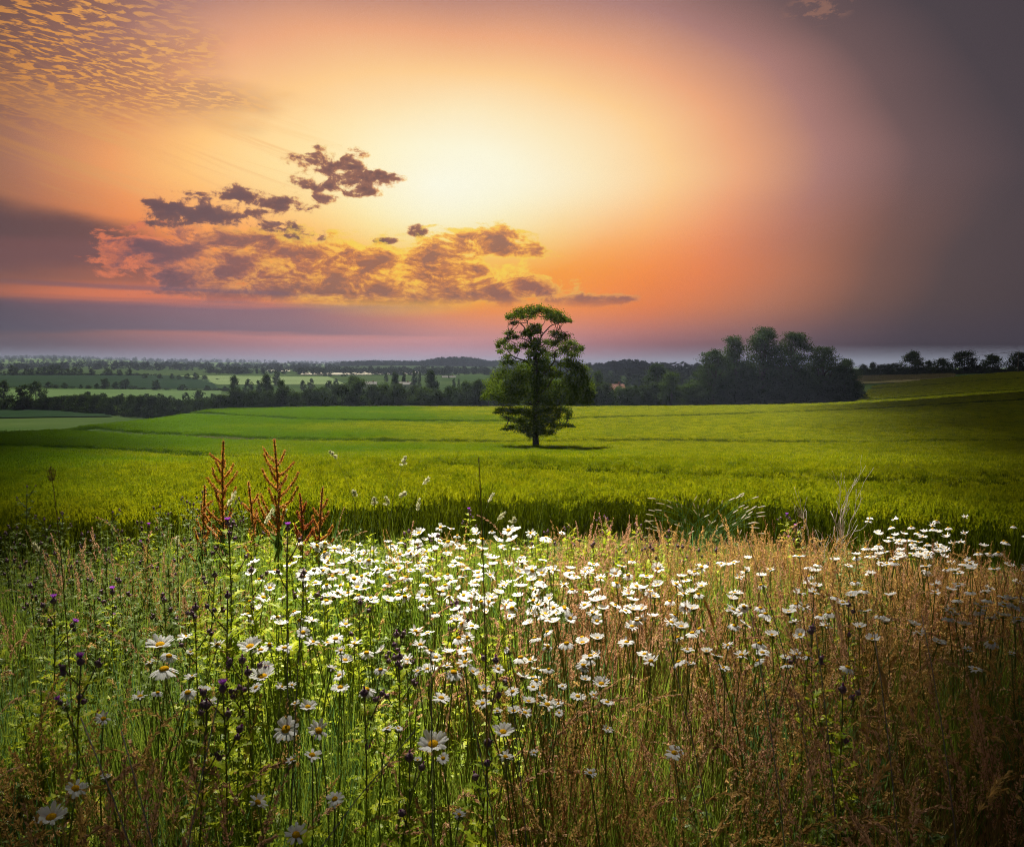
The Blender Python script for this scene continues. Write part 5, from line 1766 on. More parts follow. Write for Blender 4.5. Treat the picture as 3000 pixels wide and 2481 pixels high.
for (tp, Y, dx, hl, kind, mt, lb) in [
        ((966, 1318), 3.3, 0.17, 0.07, 'cocksfoot', M_cocks, 'tall pale grass head bending left above the drift, leftmost of three'),
        ((1193, 1334), 3.3, -0.12, 0.09, 'cocksfoot', M_cocks, 'tall pale upright grass head, middle of three above the drift'),
        ((1256, 1398), 3.3, -0.20, 0.06, 'brome', M_cocks, 'tall pale grass with a nodding head, rightmost of three above the drift'),
        ((1185, 1440), 3.3, -0.10, 0.04, 'cocksfoot', M_cocks, 'short pale grass head below the middle tall one'),
        ((1098, 1455), 3.4, 0.0, 0.06, 'cocksfoot', M_cocks, 'pale grass head left of the short middle one'),
        ((1130, 1450), 3.4, 0.02, 0.08, 'cocksfoot', M_cocks, 'pale grass head in the middle of the short group'),
        ((1036, 1435), 3.4, 0.02, 0.05, 'cocksfoot', M_cocks, 'small pale grass head on the left of the short group'),
        ((1228, 1460), 3.4, -0.03, 0.08, 'brome', M_cocks, 'greenish grass head right of the short group'),
        ((1445, 1445), 3.5, -0.14, 0.06, 'brome', M_cocks, 'pale nodding grass head alone right of the tall three'),
        ((1480, 1500), 3.5, -0.16, 0.08, 'brome', M_cocks, 'green drooping grass head above the daisies'),
        ((1510, 1515), 3.5, -0.12, 0.05, 'cocksfoot', M_cocks, 'pale feathery grass head just above the daisies'),
        ((148, 1368), 2.0, 0.06, 0.06, 'plume', M_strawstem, 'dark drooping grass head alone against the wheat at left'),
        ((690, 1440), 2.8, -0.15, 0.10, 'brome', M_cocks, 'green grass head crossing the left dock'),
        ((800, 1490), 2.9, -0.16, 0.10, 'brome', M_cocks, 'green grass head crossing the right dock'),
        ((520, 1570), 3.1, -0.02, 0.06, 'brome', M_cocks, 'pale nodding grass head over the left thistle bed'),
        ((100, 1590), 2.6, 0.10, 0.05, 'brome', M_cocks, 'pale nodding grass head near the left edge'),
        ((1402, 1340), 1.6, 0.02, 0.0, 'none', M_red_g, 'thin bare brown stem rising blurred at the centre'),
        ((505, 1640), 2.9, 0.0, 0.10, 'plume', M_pink_g, 'pale feathery plume in the left thistle bed'),
        ((540, 1750), 2.4, 0.0, 0.10, 'plume', M_pink_g, 'grey feathery plume below the left thistle bed'),
        ((2368, 1648), 3.0, 0.02, 0.15, 'plume', M_pink_g, 'tall pink plume in the right part of the drift'),
        ((2215, 1690), 2.8, 0.02, 0.13, 'plume', M_pink_g, 'pink plume left of the tall one in the drift'),
        ((2452, 1750), 2.5, 0.02, 0.14, 'plume', M_pink_g, 'pale pink plume low on the right'),
        ((2537, 1738), 2.6, 0.02, 0.12, 'plume', M_pink_g, 'loose pink plume right of the pale one'),
        ((2575, 1945), 1.85, 0.05, 0.08, 'timothy', M_straw_g, 'narrow tan grass spike right of the green thistle'),
        ((2060, 1750), 2.5, 0.09, 0.16, 'timothy', M_straw_g, 'thick tan spike leaning across the drift'),
        ((2310, 2010), 1.75, 0.13, 0.11, 'plume', M_pink_g, 'bent tan grass head below the green thistle'),
        ((410, 2235), 1.45, -0.22, 0.10, 'brome', M_pink_g, 'pinkish drooping plume at the lower left'),
        ((2960, 2255), 1.45, -0.20, 0.12, 'brome', M_straw_g, 'arching tan grass head near the lower right edge'),
        ((2620, 2225), 1.45, -0.14, 0.10, 'brome', M_straw_g, 'arching tan grass head left of the lower right one')]:
    single_grass('grass_stalk', lb, tp, Y, dx, hl, kind, mt, M_stem if mt is M_cocks else M_strawstem, RG, None, 0.0012)
# timothy tuft in front of the wheat
root = at(2060, 1700, 6.2)
for k in range(64):
    tx = RG.uniform(1885, 2262)
    ty = 1455 + RG.uniform(-18, 100) + 0.0011 * (tx - 2075) ** 2 * RG.uniform(0.4, 1.0)
    Y = 6.2 + RG.uniform(-0.25, 0.25)
    tipx = at(tx, ty, Y)[0]
    dx = (root[0] + RG.normal(0, 0.12)) - tipx
    single_grass('timothy_stalk', 'timothy grass stalk with a pale narrow spike in the tuft before the wheat', (tx, ty), Y, dx, 0.065, 'timothy', M_timothy, M_grass_blue, RG, 'stalks of the timothy tuft', 0.0016)
# dead grey and brown stems close to the lens
for (x0, y0, x1, y1, Y, lb) in [
        (892, 1680, 868, 2500, 1.55, 'long pale dead stem rising at the left of the drift'),
        (838, 1560, 850, 2400, 1.75, 'brown dead stem under the right dock thistle'),
        (640, 2050, 585, 2560, 1.15, 'slanting grey stem at the lower left'),
        (236, 2100, 350, 2600, 1.05, 'slanting grey stem under the vivid purple thistle'),
        (355, 2140, 432, 2600, 1.10, 'second slanting grey stem at the lower left'),
        (1480, 1880, 1520, 2500, 1.35, 'pale upright stem right of the largest daisy'),
        (1262, 1900, 1268, 2560, 1.20, 'thin upright stem through the largest daisy'),
        (1350, 1960, 1400, 2350, 1.35, 'pale stem leaning right of the wide daisy'),
        (1215, 2140, 1020, 2600, 1.10, 'grey stem slanting to the bottom at the centre left'),
        (2200, 1800, 2260, 2500, 1.45, 'grey upright stem in the tan grass'),
        (2380, 1780, 2420, 2450, 1.55, 'grey stem beside the tall green thistle'),
        (2560, 1850, 2600, 2500, 1.50, 'dark upright stem in the brown grass at right'),
        (2180, 1560, 2260, 2000, 1.9, 'brown stem leaning through the right of the drift'),
        (2700, 1800, 2760, 2500, 1.5, 'dark stem in the shaded grass on the far right'),
        (1960, 1890, 2040, 2500, 1.5, 'bleached stem leaning in the tan grass')]:
    a, b = at(x0, y0, Y), at(x1, y1, Y * 0.96)
    d = (b - a) / np.linalg.norm(b - a)
    s = (a[2] - 0.0) / max(-d[2], 0.15)
    b = a + d * s
    g0 = float(zt(b[0], b[1]))
    o = link('dead_stalk', MB().add(*tube(stalk_path((0, 0, 0), a - [b[0], b[1], g0], -0.10, 10), np.linspace(0.0015, 0.0008, 10), 6)).mesh('dead_stalk', M_greystem, True), None, (b[0], b[1], g0))
    tag(o, lb, 'stalk')
# bleached branching twig before the dark foot of the wheat
tw = MB()
r0 = at(2455, 1640, 5.2)
def twig(a, b, r, lvl):
    P = limb_path(RG, a, b, 7, 0.06)
    tw.add(*tube(P, np.linspace(r, r * 0.45, 7), 5))
    if lvl:
        for k in range(4):
            j = int(RG.integers(2, 6))
            d = (P[-1] - P[0]) * RG.uniform(0.25, 0.5) + RG.normal(0, 0.05, 3) + np.array([0, 0, 0.03])
            twig(P[j], P[j] + d, r * 0.55, lvl - 1)
g0 = float(zt(r0[0], r0[1]))
for (tx, ty) in ((2360, 1495), (2470, 1515), (2405, 1560), (2440, 1500), (2400, 1620)):
    q = at(tx, ty, 5.2)
    twig(np.zeros(3), np.array([q[0] - r0[0], q[1] - r0[1] + RG.uniform(-.1, .1), q[2] - g0]), 0.0042, 2)
tag(link('dead_twig', tw.mesh('dead_twig', M_twig, True), None, (r0[0], r0[1], g0)), 'bleached leafless twig branching before the dark foot of the wheat', 'twig')

# ------------------------------------------------------------------ meadow growth nobody could count
def tuft_mb(rng, n, h0, h1, w, lean, spread=0.05, segs=5):
    b = np.concatenate([rng.normal(0, spread, (n, 2)), np.zeros((n, 1))], 1)
    V, F, _ = blades(rng, b, rng.uniform(h0, h1, n), rng.uniform(lean[0], lean[1], n), rng.uniform(w * 0.6, w * 1.2, n), segs, 1.0)
    return MB().add(V, F)


def tuft(seed, n, h0, h1, w, lean, mat, spread=0.05):
    return proto('grass_tuft', tuft_mb(np.random.default_rng(seed), n, h0, h1, w, lean, spread).mesh('grass_tuft', mat))


def place(rng, mb, src, size, hlo=0.75, hhi=1.2, tilt=0.1):
    """drop a small cluster somewhere in a patch"""
    x, y = rng.uniform(-size / 2, size / 2, 2)
    s = rng.uniform(hlo, hhi)
    M = Matrix.Translation((x, y, 0)) @ Euler((rng.normal(0, tilt), rng.normal(0, tilt), rng.uniform(0, 6.28))).to_matrix().to_4x4() @ Matrix.Diagonal((1, 1, s, 1))
    mb.merge(src, np.array(M))


def grass_patch(seed, mat, count, size, kinds, segs=5):
    rng = np.random.default_rng(seed)
    mb = MB()
    for k in range(count):
        n, h0, h1, w, ln = kinds[int(rng.integers(0, len(kinds)))]
        place(rng, mb, tuft_mb(rng, n, h0, h1, w, ln, 0.05, segs), size)
    return proto('grass_patch', mb.mesh('grass_patch', mat))


def dry_mb(rng, kind, n, H=0.62):
    mb = MB()
    for k in range(n):
        b = np.array([rng.normal(0, 0.05), rng.normal(0, 0.05), 0])
        h = H * rng.uniform(0.78, 1.15)
        a = rng.uniform(0, 6.28)
        if kind == 'arch':
            reach, drop = rng.uniform(0.16, 0.32), rng.uniform(0.04, 0.13)
            a = rng.normal(2.6, 1.1)
        elif kind == 'plume':
            reach, drop = rng.uniform(0.03, 0.14), 0.0
        else:
            reach, drop = rng.uniform(0.02, 0.14), 0.0
        t = np.linspace(0, 1, 12)
        P = b + np.stack([np.cos(a) * reach * t ** 2.6, np.sin(a) * reach * t ** 2.6, h * (t - drop / h * t ** 7 * 2.0)], -1)
        V, F = tube(P, np.linspace(0.0011, 0.0006, 12), 3, False)
        mb.add(V, F, 1)
        Hd = P[8:] if kind != 'wisp' else P[6:]
        s = np.linspace(0, 1, 9)
        Hd = np.stack([np.interp(s, np.linspace(0, 1, len(Hd)), Hd[:, i]) for i in range(3)], -1)
        if kind == 'arch':
            mb.add(*grass_head(rng, Hd, 46, 0.015, 0.0046, 0.006, 0.22, 0.15), 0)
        elif kind == 'plume':
            mb.add(*grass_head(rng, Hd[1:], 84, 0.009, 0.0040, 0.0078, 0.45), 0)
        else:
            m_ = 26
            u = rng.uniform(0, 0.95, m_)
            c = np.stack([np.interp(u, np.linspace(0, 1, 9), Hd[:, i]) for i in range(3)], -1)
            az = rng.uniform(0, 6.28, m_)
            L = 0.055 * (1 - 0.75 * u) * rng.uniform(0.6, 1.1, m_)
            V, F, tips = blades(rng, c, L, rng.uniform(0.5, 1.0, m_), 0.0010, 2, 0.6, az)
            mb.add(V, F, 0)
            mb.add(*diamonds(rng, tips, rng.normal(size=(m_, 3)) + [0, 0, 0.6], 0.006, 0.0026), 0)
            mid = c + (tips - c) * 0.6
            mb.add(*diamonds(rng, mid, rng.normal(size=(m_, 3)) + [0, 0, 0.6], 0.005, 0.0022), 0)
    b = np.concatenate([rng.normal(0, 0.05, (8, 2)), np.zeros((8, 1))], 1)
    V, F, _ = blades(rng, b, rng.uniform(0.2, 0.42, 8), rng.uniform(0.2, 1.1, 8), 0.0032, 4)
    mb.add(V, F, 1)
    return mb


def dry_patch(seed, kinds, count, size, mat, smat, n=5, H=0.60):
    rng = np.random.default_rng(seed)
    mb = MB()
    for k in range(count):
        place(rng, mb, dry_mb(rng, kinds[int(rng.integers(0, len(kinds)))], n, H), size, 0.78, 1.12, 0.08)
    return proto('dry_grass_patch', mb.mesh('dry_grass_patch', [mat, smat]))


def weed_mb(rng):
    mb = MB()
    t = np.linspace(0, 1, 7)
    H = 0.46
    q = rng.uniform(0, 6.28)
    P = np.stack([0.03 * np.sin(t * 2 + q), 0.03 * np.cos(t * 2 + q), t * H], -1)
    P[:, :2] -= P[0, :2]
    mb.add(*tube(P, np.linspace(0.003, 0.0015, 7), 5), 1)
    for k in range(36):
        h = 0.05 + 0.93 * k / 36
        b = np.array([np.interp(h, t, P[:, i]) for i in range(3)])
        L = 0.092 * (1 - 0.55 * h) * rng.uniform(0.7, 1.2)
        mb.add(*spiny_leaf(rng, b, k * 2.4 + rng.normal(0, 0.4), L, L * 0.22, rng.uniform(0.4, 2.0)), 0)
    return mb


def weed_patch(seed, dull, count, size):
    rng = np.random.default_rng(seed)
    mb = MB()
    for k in range(count):
        place(rng, mb, weed_mb(rng), size, 0.75, 1.3, 0.12)
    return proto('weed_patch', mb.mesh('weed_patch', [M_thistle_dk if dull else M_thistle, M_stem]))


def meadow():
    rng = np.random.default_rng(61)

    def grid(pitch, r0, r1):
        X, Y = np.meshgrid(np.arange(-r1, r1, pitch), np.arange(0.1, r1, pitch))
        X, Y = X.ravel(), Y.ravel()
        X = X + rng.uniform(-.5, .5, X.size) * pitch
        Y = Y + rng.uniform(-.5, .5, Y.size) * pitch
        r = np.hypot(X, Y)
        px = CX + FPX * X / np.maximum(Y, 0.05)
        k = (r >= r0) & (r < r1) & (np.abs(np.arctan2(X, Y)) < np.where(r < 5.0, 1.0, 0.80))
        return X[k], Y[k], r[k], px[k]

    def lay(name, label, cat, X, Y, protos, hs, pid=None, tilt=0.05):
        n = len(X)
        P = np.stack([X, Y, zt(X, Y) - 0.005], -1)
        rot = np.stack([rng.normal(0, tilt, n), rng.normal(0, tilt, n), rng.uniform(0, 6.28, n)], -1)
        scl = np.stack([np.ones(n), np.ones(n), hs], -1)
        scatter(name, label, cat, P, rot, scl, rng.integers(0, len(protos), n) if pid is None else pid, protos)

    # how tall growth may be at a distance (low on the slope before the wheat)
    def tall(r, px):
        t = np.interp(r, [0, 1.0, 3.0, 5.0, 6.5, 9, 13], [0.80, 1.0, 1.0, 0.92, 0.74, 0.48, 0.30])
        return t * np.where((px < 1000) & (r > 4.5), 1.25, 1.0)

    kinds = [(26, 0.22, 0.50, 0.0042, (0.1, 1.0)), (26, 0.22, 0.50, 0.0042, (0.1, 1.0)), (20, 0.30, 0.62, 0.0030, (0.05, 0.55))]
    full = [grass_patch(600 + k, M_grass, 22, 0.30, kinds) for k in range(4)]
    thin = [grass_patch(610 + k, M_grass, 11, 0.30, kinds) for k in range(3)]
    tan = [grass_patch(615 + k, M_strawstem, 10, 0.30, [(22, 0.22, 0.52, 0.0034, (0.1, 1.2))]) for k in range(3)]
    blue = [grass_patch(620, M_grass_blue, 9, 0.30, kinds)]
    wide = [grass_patch(625 + k, M_grass, 34, 0.60, kinds, 3) for k in range(3)]
    X, Y, r, px = grid(0.30, 0.7, 6.0)
    d = np.interp(px, [-300, 600, 1000, 1900, 2400, 3300], [0.5, 0.7, 1.0, 0.75, 0.15, 0.05])
    pid = np.where(rng.uniform(0, 1, len(X)) < d, rng.integers(0, 4, len(X)), 4 + rng.integers(0, 3, len(X)))
    dt = np.interp(px, [-300, 0, 500, 900, 1600, 2000, 2500, 3300], [0.7, 0.65, 0.4, 0.05, 0.15, 0.4, 0.55, 0.65])
    dt = np.where((px < 1000) & (r > 2.4), 0.08, dt)
    pid = np.where(rng.uniform(0, 1, len(X)) < dt, 11 + rng.integers(0, 3, len(X)), pid)
    X1, Y1, r1, px1 = grid(0.62, 0.7, 6.0)
    X2, Y2, r2, px2 = grid(0.55, 6.0, 12.9)
    kk = rng.uniform(0, 1, len(X2)) < np.interp(r2, [6, 8, 10], [1.0, 0.7, 0.45])
    X2, Y2, r2, px2 = X2[kk], Y2[kk], r2[kk], px2[kk]
    pid = np.concatenate([pid, np.full(len(X1), 7), 8 + rng.integers(0, 3, len(X2))])
    X, Y, r, px = np.concatenate([X, X1, X2]), np.concatenate([Y, Y1, Y2]), np.concatenate([r, r1, r2]), np.concatenate([px, px1, px2])
    lay('meadow_grass', 'bright green grass blades filling the flowery bank', 'grass', X, Y, full + thin + blue + wide + tan, tall(r, px) * rng.uniform(0.8, 1.12, len(X)), pid)

    weeds = [weed_patch(630 + k, False, 7, 0.30) for k in range(3)] + [weed_patch(640 + k, True, 7, 0.30) for k in range(3)]
    X, Y, r, px = grid(0.30, 0.75, 7.0)
    pr = np.interp(px, [-300, 300, 900, 1250, 1700, 2100, 2500, 3300], [0.9, 1.0, 0.85, 0.5, 0.25, 0.2, 0.10, 0.08])
    pr = np.where((px < 550) & (r < 2.2), 0.25, pr)
    pr = pr * np.where((px > 1500) & (px < 2050) & (r > 3.2), 2.2, 1.0)
    keep = rng.uniform(0, 1, len(X)) < pr
    X, Y, r, px = X[keep], Y[keep], r[keep], px[keep]
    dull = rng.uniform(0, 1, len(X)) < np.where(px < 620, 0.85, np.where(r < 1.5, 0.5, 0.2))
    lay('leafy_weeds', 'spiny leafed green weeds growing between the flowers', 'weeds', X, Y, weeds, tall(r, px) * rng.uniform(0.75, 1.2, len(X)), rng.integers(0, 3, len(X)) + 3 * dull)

    dry = [dry_patch(650 + k, ['arch', 'arch', 'plume'], 8, 0.30, M_straw_g, M_strawstem) for k in range(3)] + [dry_patch(660 + k, ['plume', 'plume', 'arch'], 8, 0.30, M_pink_g, M_strawstem, 5, 0.56) for k in range(2)] + [dry_patch(670 + k, ['arch', 'plume'], 2, 0.30, (M_straw_g, M_pink_g)[k], M_strawstem, 4) for k in range(2)]
    X, Y, r, px = grid(0.30, 0.72, 6.5)
    pr = np.interp(px, [-300, 0, 500, 800, 1400, 1750, 2300, 2700, 3300], [0.95, 0.95, 0.7, 0.15, 0.3, 0.9, 1.0, 1.0, 1.0])
    pr = np.where((px < 1000) & (r > 2.4), pr * 0.15, pr)
    pr = np.where((px > 850) & (px < 1900) & (r > 2.1), pr * 0.25, pr)
    u = rng.uniform(0, 1, len(X))
    pid = np.where(u < pr, rng.integers(0, 5, len(X)), 5 + rng.integers(0, 2, len(X)))
    keep = (u < pr) | (rng.uniform(0, 1, len(X)) < 0.55)
    X, Y, r, px, pid = X[keep], Y[keep], r[keep], px[keep], pid[keep]
    lay('dry_grass', 'tan and pinkish seeding grasses arching over the bank', 'grass', X, Y, dry, tall(r, px) * rng.uniform(0.82, 1.1, len(X)), pid)

    red = [dry_patch(680 + k, ['wisp'], 7, 0.28, M_red_g, M_strawstem, 5, 0.58) for k in range(3)]
    spots = [(1690, 1.75, 0.16, 5), (2600, 4.3, 0.75, 10), (2250, 4.6, 0.55, 12), (1830, 4.9, 0.6, 8), (2900, 3.4, 0.8, 5), (420, 2.9, 0.35, 4), (2700, 5.2, 1.2, 14), (1950, 3.0, 0.5, 4)]
    Xs, Ys = [], []
    for (p_, Y_, s_, n_) in spots:
        Xs.append((p_ - CX) / FPX * Y_ + rng.normal(0, s_ * 0.6, n_))
        Ys.append(Y_ + rng.normal(0, s_ * 0.4, n_))
    X, Y = np.concatenate(Xs), np.concatenate(Ys)
    k = (Y > 0.9)
    X, Y = X[k], Y[k]
    lay('red_grass', 'fine red brown grass panicles in loose drifts on the bank', 'grass', X, Y, red, tall(np.hypot(X, Y), CX + FPX * X / Y) * rng.uniform(0.8, 1.08, len(X)))


meadow()

# rough pale grass beside the hedge on the right, and the narrow margin under the hedge
def rough_margin():
    rng = np.random.default_rng(71)
    field_sheet('rough_meadow', 'strip of pale dry meadow between the wheat and the skyline trees', [(2490, 1128), (2790, 1112), (2800, 1098), (2490, 1098)], M_dryg, 0.3, d0=285.0)
    P = []
    pxs = rng.uniform(620, 1480, 1500)
    Y = 201.5 + rng.uniform(-1.6, 2.0, 1500)
    X = (pxs - CX) / FPX * Y
    P.append(np.stack([X, Y, zt(X, Y)], -1))
    pxs = rng.uniform(2500, 2790, 2200)
    Y = rng.uniform(318, 400, 2200)
    X = (pxs - CX) / FPX * Y
    P.append(np.stack([X, Y, zt(X, Y)], -1))
    P = np.concatenate(P)
    n = len(P)
    m = plant_mat('rough_grass', (0.12, 0.12, 0.045), (0.24, 0.20, 0.09), 0.3, 0, 0.5, None, 0.6)
    pr = [tuft(690 + k, 40, 0.35, 0.8, 0.05, (0.1, 0.9), m, 0.5) for k in range(3)]
    scatter('rough_grass', 'rough dull grass along the far margin of the wheat', 'grass', P, np.stack([np.zeros(n), np.zeros(n), rng.uniform(0, 6.28, n)], -1), rng.uniform(0.7, 1.4, n), rng.integers(0, 3, n), pr)


rough_margin()

# ------------------------------------------------------------------ pole and wires, pylons, buildings
M_wood = solid_mat('weathered_pole', (0.10, 0.085, 0.07), (0.15, 0.13, 0.11), 8.0, 0.9, bump=0.3)
M_steel = solid_mat('galvanised_steel', (0.16, 0.17, 0.18), (0.22, 0.23, 0.24), 2.0, 0.5)
M_wire = solid_mat('wire', (0.05, 0.05, 0.055), None, 2.0, 0.5)
M_roof = solid_mat('tiled_roof', (0.24, 0.10, 0.07), (0.30, 0.14, 0.10), 1.0, 0.9)
M_wall = solid_mat('pale_wall', (0.62, 0.60, 0.56), (0.70, 0.68, 0.64), 0.6, 0.9)
M_stone = solid_mat('grey_stone', (0.16, 0.155, 0.15), (0.22, 0.21, 0.20), 0.5, 0.9)
M_glass = solid_mat('dark_pane', (0.03, 0.035, 0.045), None, 1.0, 0.15, spec=0.5)


def box(c, s):
    c, s = np.asarray(c, float), np.asarray(s, float) / 2
    V = np.array([[x, y, z] for x in (-1, 1) for y in (-1, 1) for z in (-1, 1)], float) * s + c
    return V, np.array([[0, 1, 3, 2], [4, 6, 7, 5], [0, 4, 5, 1], [2, 3, 7, 6], [0, 2, 6, 4], [1, 5, 7, 3]])


def pole(px, top, Y, label):
    X = (px - CX) / FPX * Y
    z0 = float(zt(X, Y))
    H = at(px, top, Y)[2] - z0
    e = thing('utility_pole', label, 'pole', (X, Y, z0))
    link('post', MB().add(*tube([(0, 0, -0.5), (0, 0, H * 0.5), (0, 0, H)], [0.19, 0.17, 0.14], 10)).mesh('post', M_wood, True), e)
    link('crossarm', MB().add(*box((0, -0.22, H - 0.35), (1.9, 0.13, 0.15))).mesh('crossarm', M_wood), e)
    for x in (-0.8, 0, 0.8):
        link('insulator', MB().add(*tube([(x, -0.22, H - 0.27), (x, -0.22, H - 0.05)], [0.06, 0.05], 8)).mesh('insulator', M_stone, True), e)
    return np.array([X, Y - 0.22, z0 + H - 0.05])


p1 = pole(2979, 1029, 318.0, 'wooden utility pole with a short crossarm at the right edge of the field')
p0 = np.array([p1[0] - 60, p1[1] + 190, float(zt(p1[0] - 60, p1[1] + 190)) + 8.0])
for k, x in enumerate((-0.8, 0.0, 0.8)):
    t = np.linspace(0, 1, 24)[:, None]
    a, b = p1 + [x, 0, 0], p0 + [x, 0, 0]
    P = a + (b - a) * t - np.array([0, 0, 1.0]) * 6.0 * t * (1 - t)
    o = link('overhead_wire', MB().add(*tube(P, 0.02, 4)).mesh('overhead_wire', M_wire, True))
    tag(o, ('left', 'middle', 'right')[k] + ' one of three thin wires running left from the wooden pole', 'wire', 'wires of the wooden pole')


def pylon(px, top, Y, label):
    X = (px - CX) / FPX * Y
    z0 = float(zt(X, Y))
    H = at(px, top, Y)[2] - z0
    e = thing('pylon', label, 'pylon', (X, Y, z0), 0.5)
    r = 0.42
    lv = [(0, 0.11), (0.25, 0.085), (0.45, 0.062), (0.62, 0.042), (0.78, 0.032), (0.92, 0.028), (1.0, 0.004)]
    for sx in (-1, 1):
        for sy in (-1, 1):
            P = [(sx * w * H, sy * w * H, h * H) for h, w in lv]
            link('leg', MB().add(*tube(P, r, 4)).mesh('leg', M_steel), e)
    br = MB()
    for (h0, w0), (h1, w1) in zip(lv[:-1], lv[1:]):
        for sx, sy, tx, ty in ((-1, -1, 1, -1), (1, -1, 1, 1), (1, 1, -1, 1), (-1, 1, -1, -1)):
            br.add(*tube([(sx * w0 * H, sy * w0 * H, h0 * H), (tx * w1 * H, ty * w1 * H, h1 * H)], r * 0.6, 4))
            br.add(*tube([(tx * w0 * H, ty * w0 * H, h0 * H), (sx * w1 * H, sy * w1 * H, h1 * H)], r * 0.6, 4))
    link('bracing', br.mesh('bracing', M_steel), e)
    for h, w in ((0.66, 0.15), (0.78, 0.19), (0.90, 0.13)):
        c = MB()
        for s in (-1, 1):
            c.add(*tube([(s * 0.03 * H, 0, (h + 0.035) * H), (s * w * H, 0, h * H)], r * 0.8, 4))
            c.add(*tube([(s * 0.03 * H, 0, h * H), (s * w * H, 0, h * H)], r * 0.8, 4))
        link('crossarm', c.mesh('crossarm', M_steel), e)


pylon(391, 1056, 2600, 'steel pylon standing highest above the left ridge trees')
pylon(710, 1063, 2500, 'steel pylon above the tall dark trees left of centre')
pylon(69, 1064, 2900, 'small steel pylon near the far left edge')
pylon(926, 1070, 2900, 'faint steel pylon before the far hill left of centre')
pylon(932, 1085, 2300, 'low faint steel pylon below the far hill')


def house(px, py, Y, w, d, h, roof_h, label, rot=0.2, roof=None, wall=None, name='house', cat='house', windows=2):
    X = (px - CX) / FPX * Y
    z0 = float(zt(X, Y))
    zt_ = at(px, py, Y)[2]
    z0 = max(z0 - 0.2, zt_ - h - roof_h)
    e = thing(name, label, cat, (X, Y, z0), rot)
    hh = zt_ - roof_h - z0
    link('wall', MB().add(*box((0, 0, hh / 2), (w, d, hh))).mesh('wall', wall or M_wall), e)
    if roof_h > 0:
        o = 0.35
        V = np.array([(-w / 2 - o, -d / 2 - o, hh), (w / 2 + o, -d / 2 - o, hh), (w / 2 + o, d / 2 + o, hh), (-w / 2 - o, d / 2 + o, hh), (-w / 2 - o, 0, hh + roof_h), (w / 2 + o, 0, hh + roof_h)])
        r = link('roof', MB().add(V, [np.array([[0, 1, 5, 4], [2, 3, 4, 5]]), np.array([[0, 4, 3], [1, 2, 5]]), np.array([[3, 2, 1, 0]])]).mesh('roof', roof or M_roof), e)
        link('chimney', MB().add(*box((w * 0.3, 0, hh + roof_h + 0.1), (0.8, 0.8, 1.6))).mesh('chimney', M_roof), r)
    for k in range(windows):
        x = -w / 2 + w * (k + 0.5) / windows
        link('window', MB().add(*box((x, -d / 2 - 0.02, hh * 0.58), (1.2, 0.1, 1.3))).mesh('window', M_glass), e)


house(1796, 1125, 330, 8.5, 7, 5, 2.4, 'house with a red tiled roof peeping over the hedge right of the lone tree', 0.15)
house(1078, 1118, 640, 14, 9, 4, 2.0, 'small white house behind the hedge left of centre', 0.1, M_stone)
house(1182, 1119, 600, 12, 9, 4, 1.8, 'small white house behind the hedge below the far tower', -0.2, M_stone)
house(1315, 1101, 950, 16, 10, 4, 3.0, 'pale farmhouse far beyond the big rounded tree', 0.3, M_stone)
house(1140, 1064, 3000, 9, 9, 30, 0, 'square grey tower on the wooded skyline left of the lone tree', 0.3, None, M_stone, 'tower', 'tower', 0)
house(815, 1084, 1900, 60, 22, 5, 2.5, 'long pale farm sheds shining in the far valley', 0.1, M_wall, M_wall, 'farm_shed', 'shed', 4)

# ------------------------------------------------------------------ haze
hz = MB().add(*box((0, 0, 29), (21600, 21600, 106)))
mh, gh = new_mat('haze_air')
pv = gh.node('ShaderNodeVolumePrincipled')
pv.inputs['Color'].default_value = (0.29, 0.34, 0.48, 1)
pv.inputs['Density'].default_value = 0.00021
pv.inputs['Anisotropy'].default_value = 0.0
oh = gh.node('ShaderNodeOutputMaterial')
mh.node_tree.links.new(pv.outputs[0], oh.inputs['Volume'])
tag(link('haze', hz.mesh('haze', mh)), 'thin blue evening haze lying over the valley', 'haze', None, 'stuff')

# ------------------------------------------------------------------ added shade blockers, out of view overhead: their shade frames the sunlit patch of field
mc, gc = new_mat('shade_blocker_sheet')
cd = gc.node('ShaderNodeBsdfDiffuse')
cd.inputs[0].default_value = (0.75, 0.74, 0.74, 1)
ct = gc.node('ShaderNodeBsdfTransparent')
cm = gc.node('ShaderNodeMixShader')
at_ = gc.node('ShaderNodeAttribute', attribute_name='blocker_opacity')
mc.node_tree.links.new(gc.m('SUBTRACT', 1.0, gc.m('MULTIPLY', at_.outputs['Fac'], 0.93)), cm.inputs[0])
mc.node_tree.links.new(cd.outputs[0], cm.inputs[1])
mc.node_tree.links.new(ct.outputs[0], cm.inputs[2])
co = gc.node('ShaderNodeOutputMaterial')
mc.node_tree.links.new(cm.outputs[0], co.inputs[0])


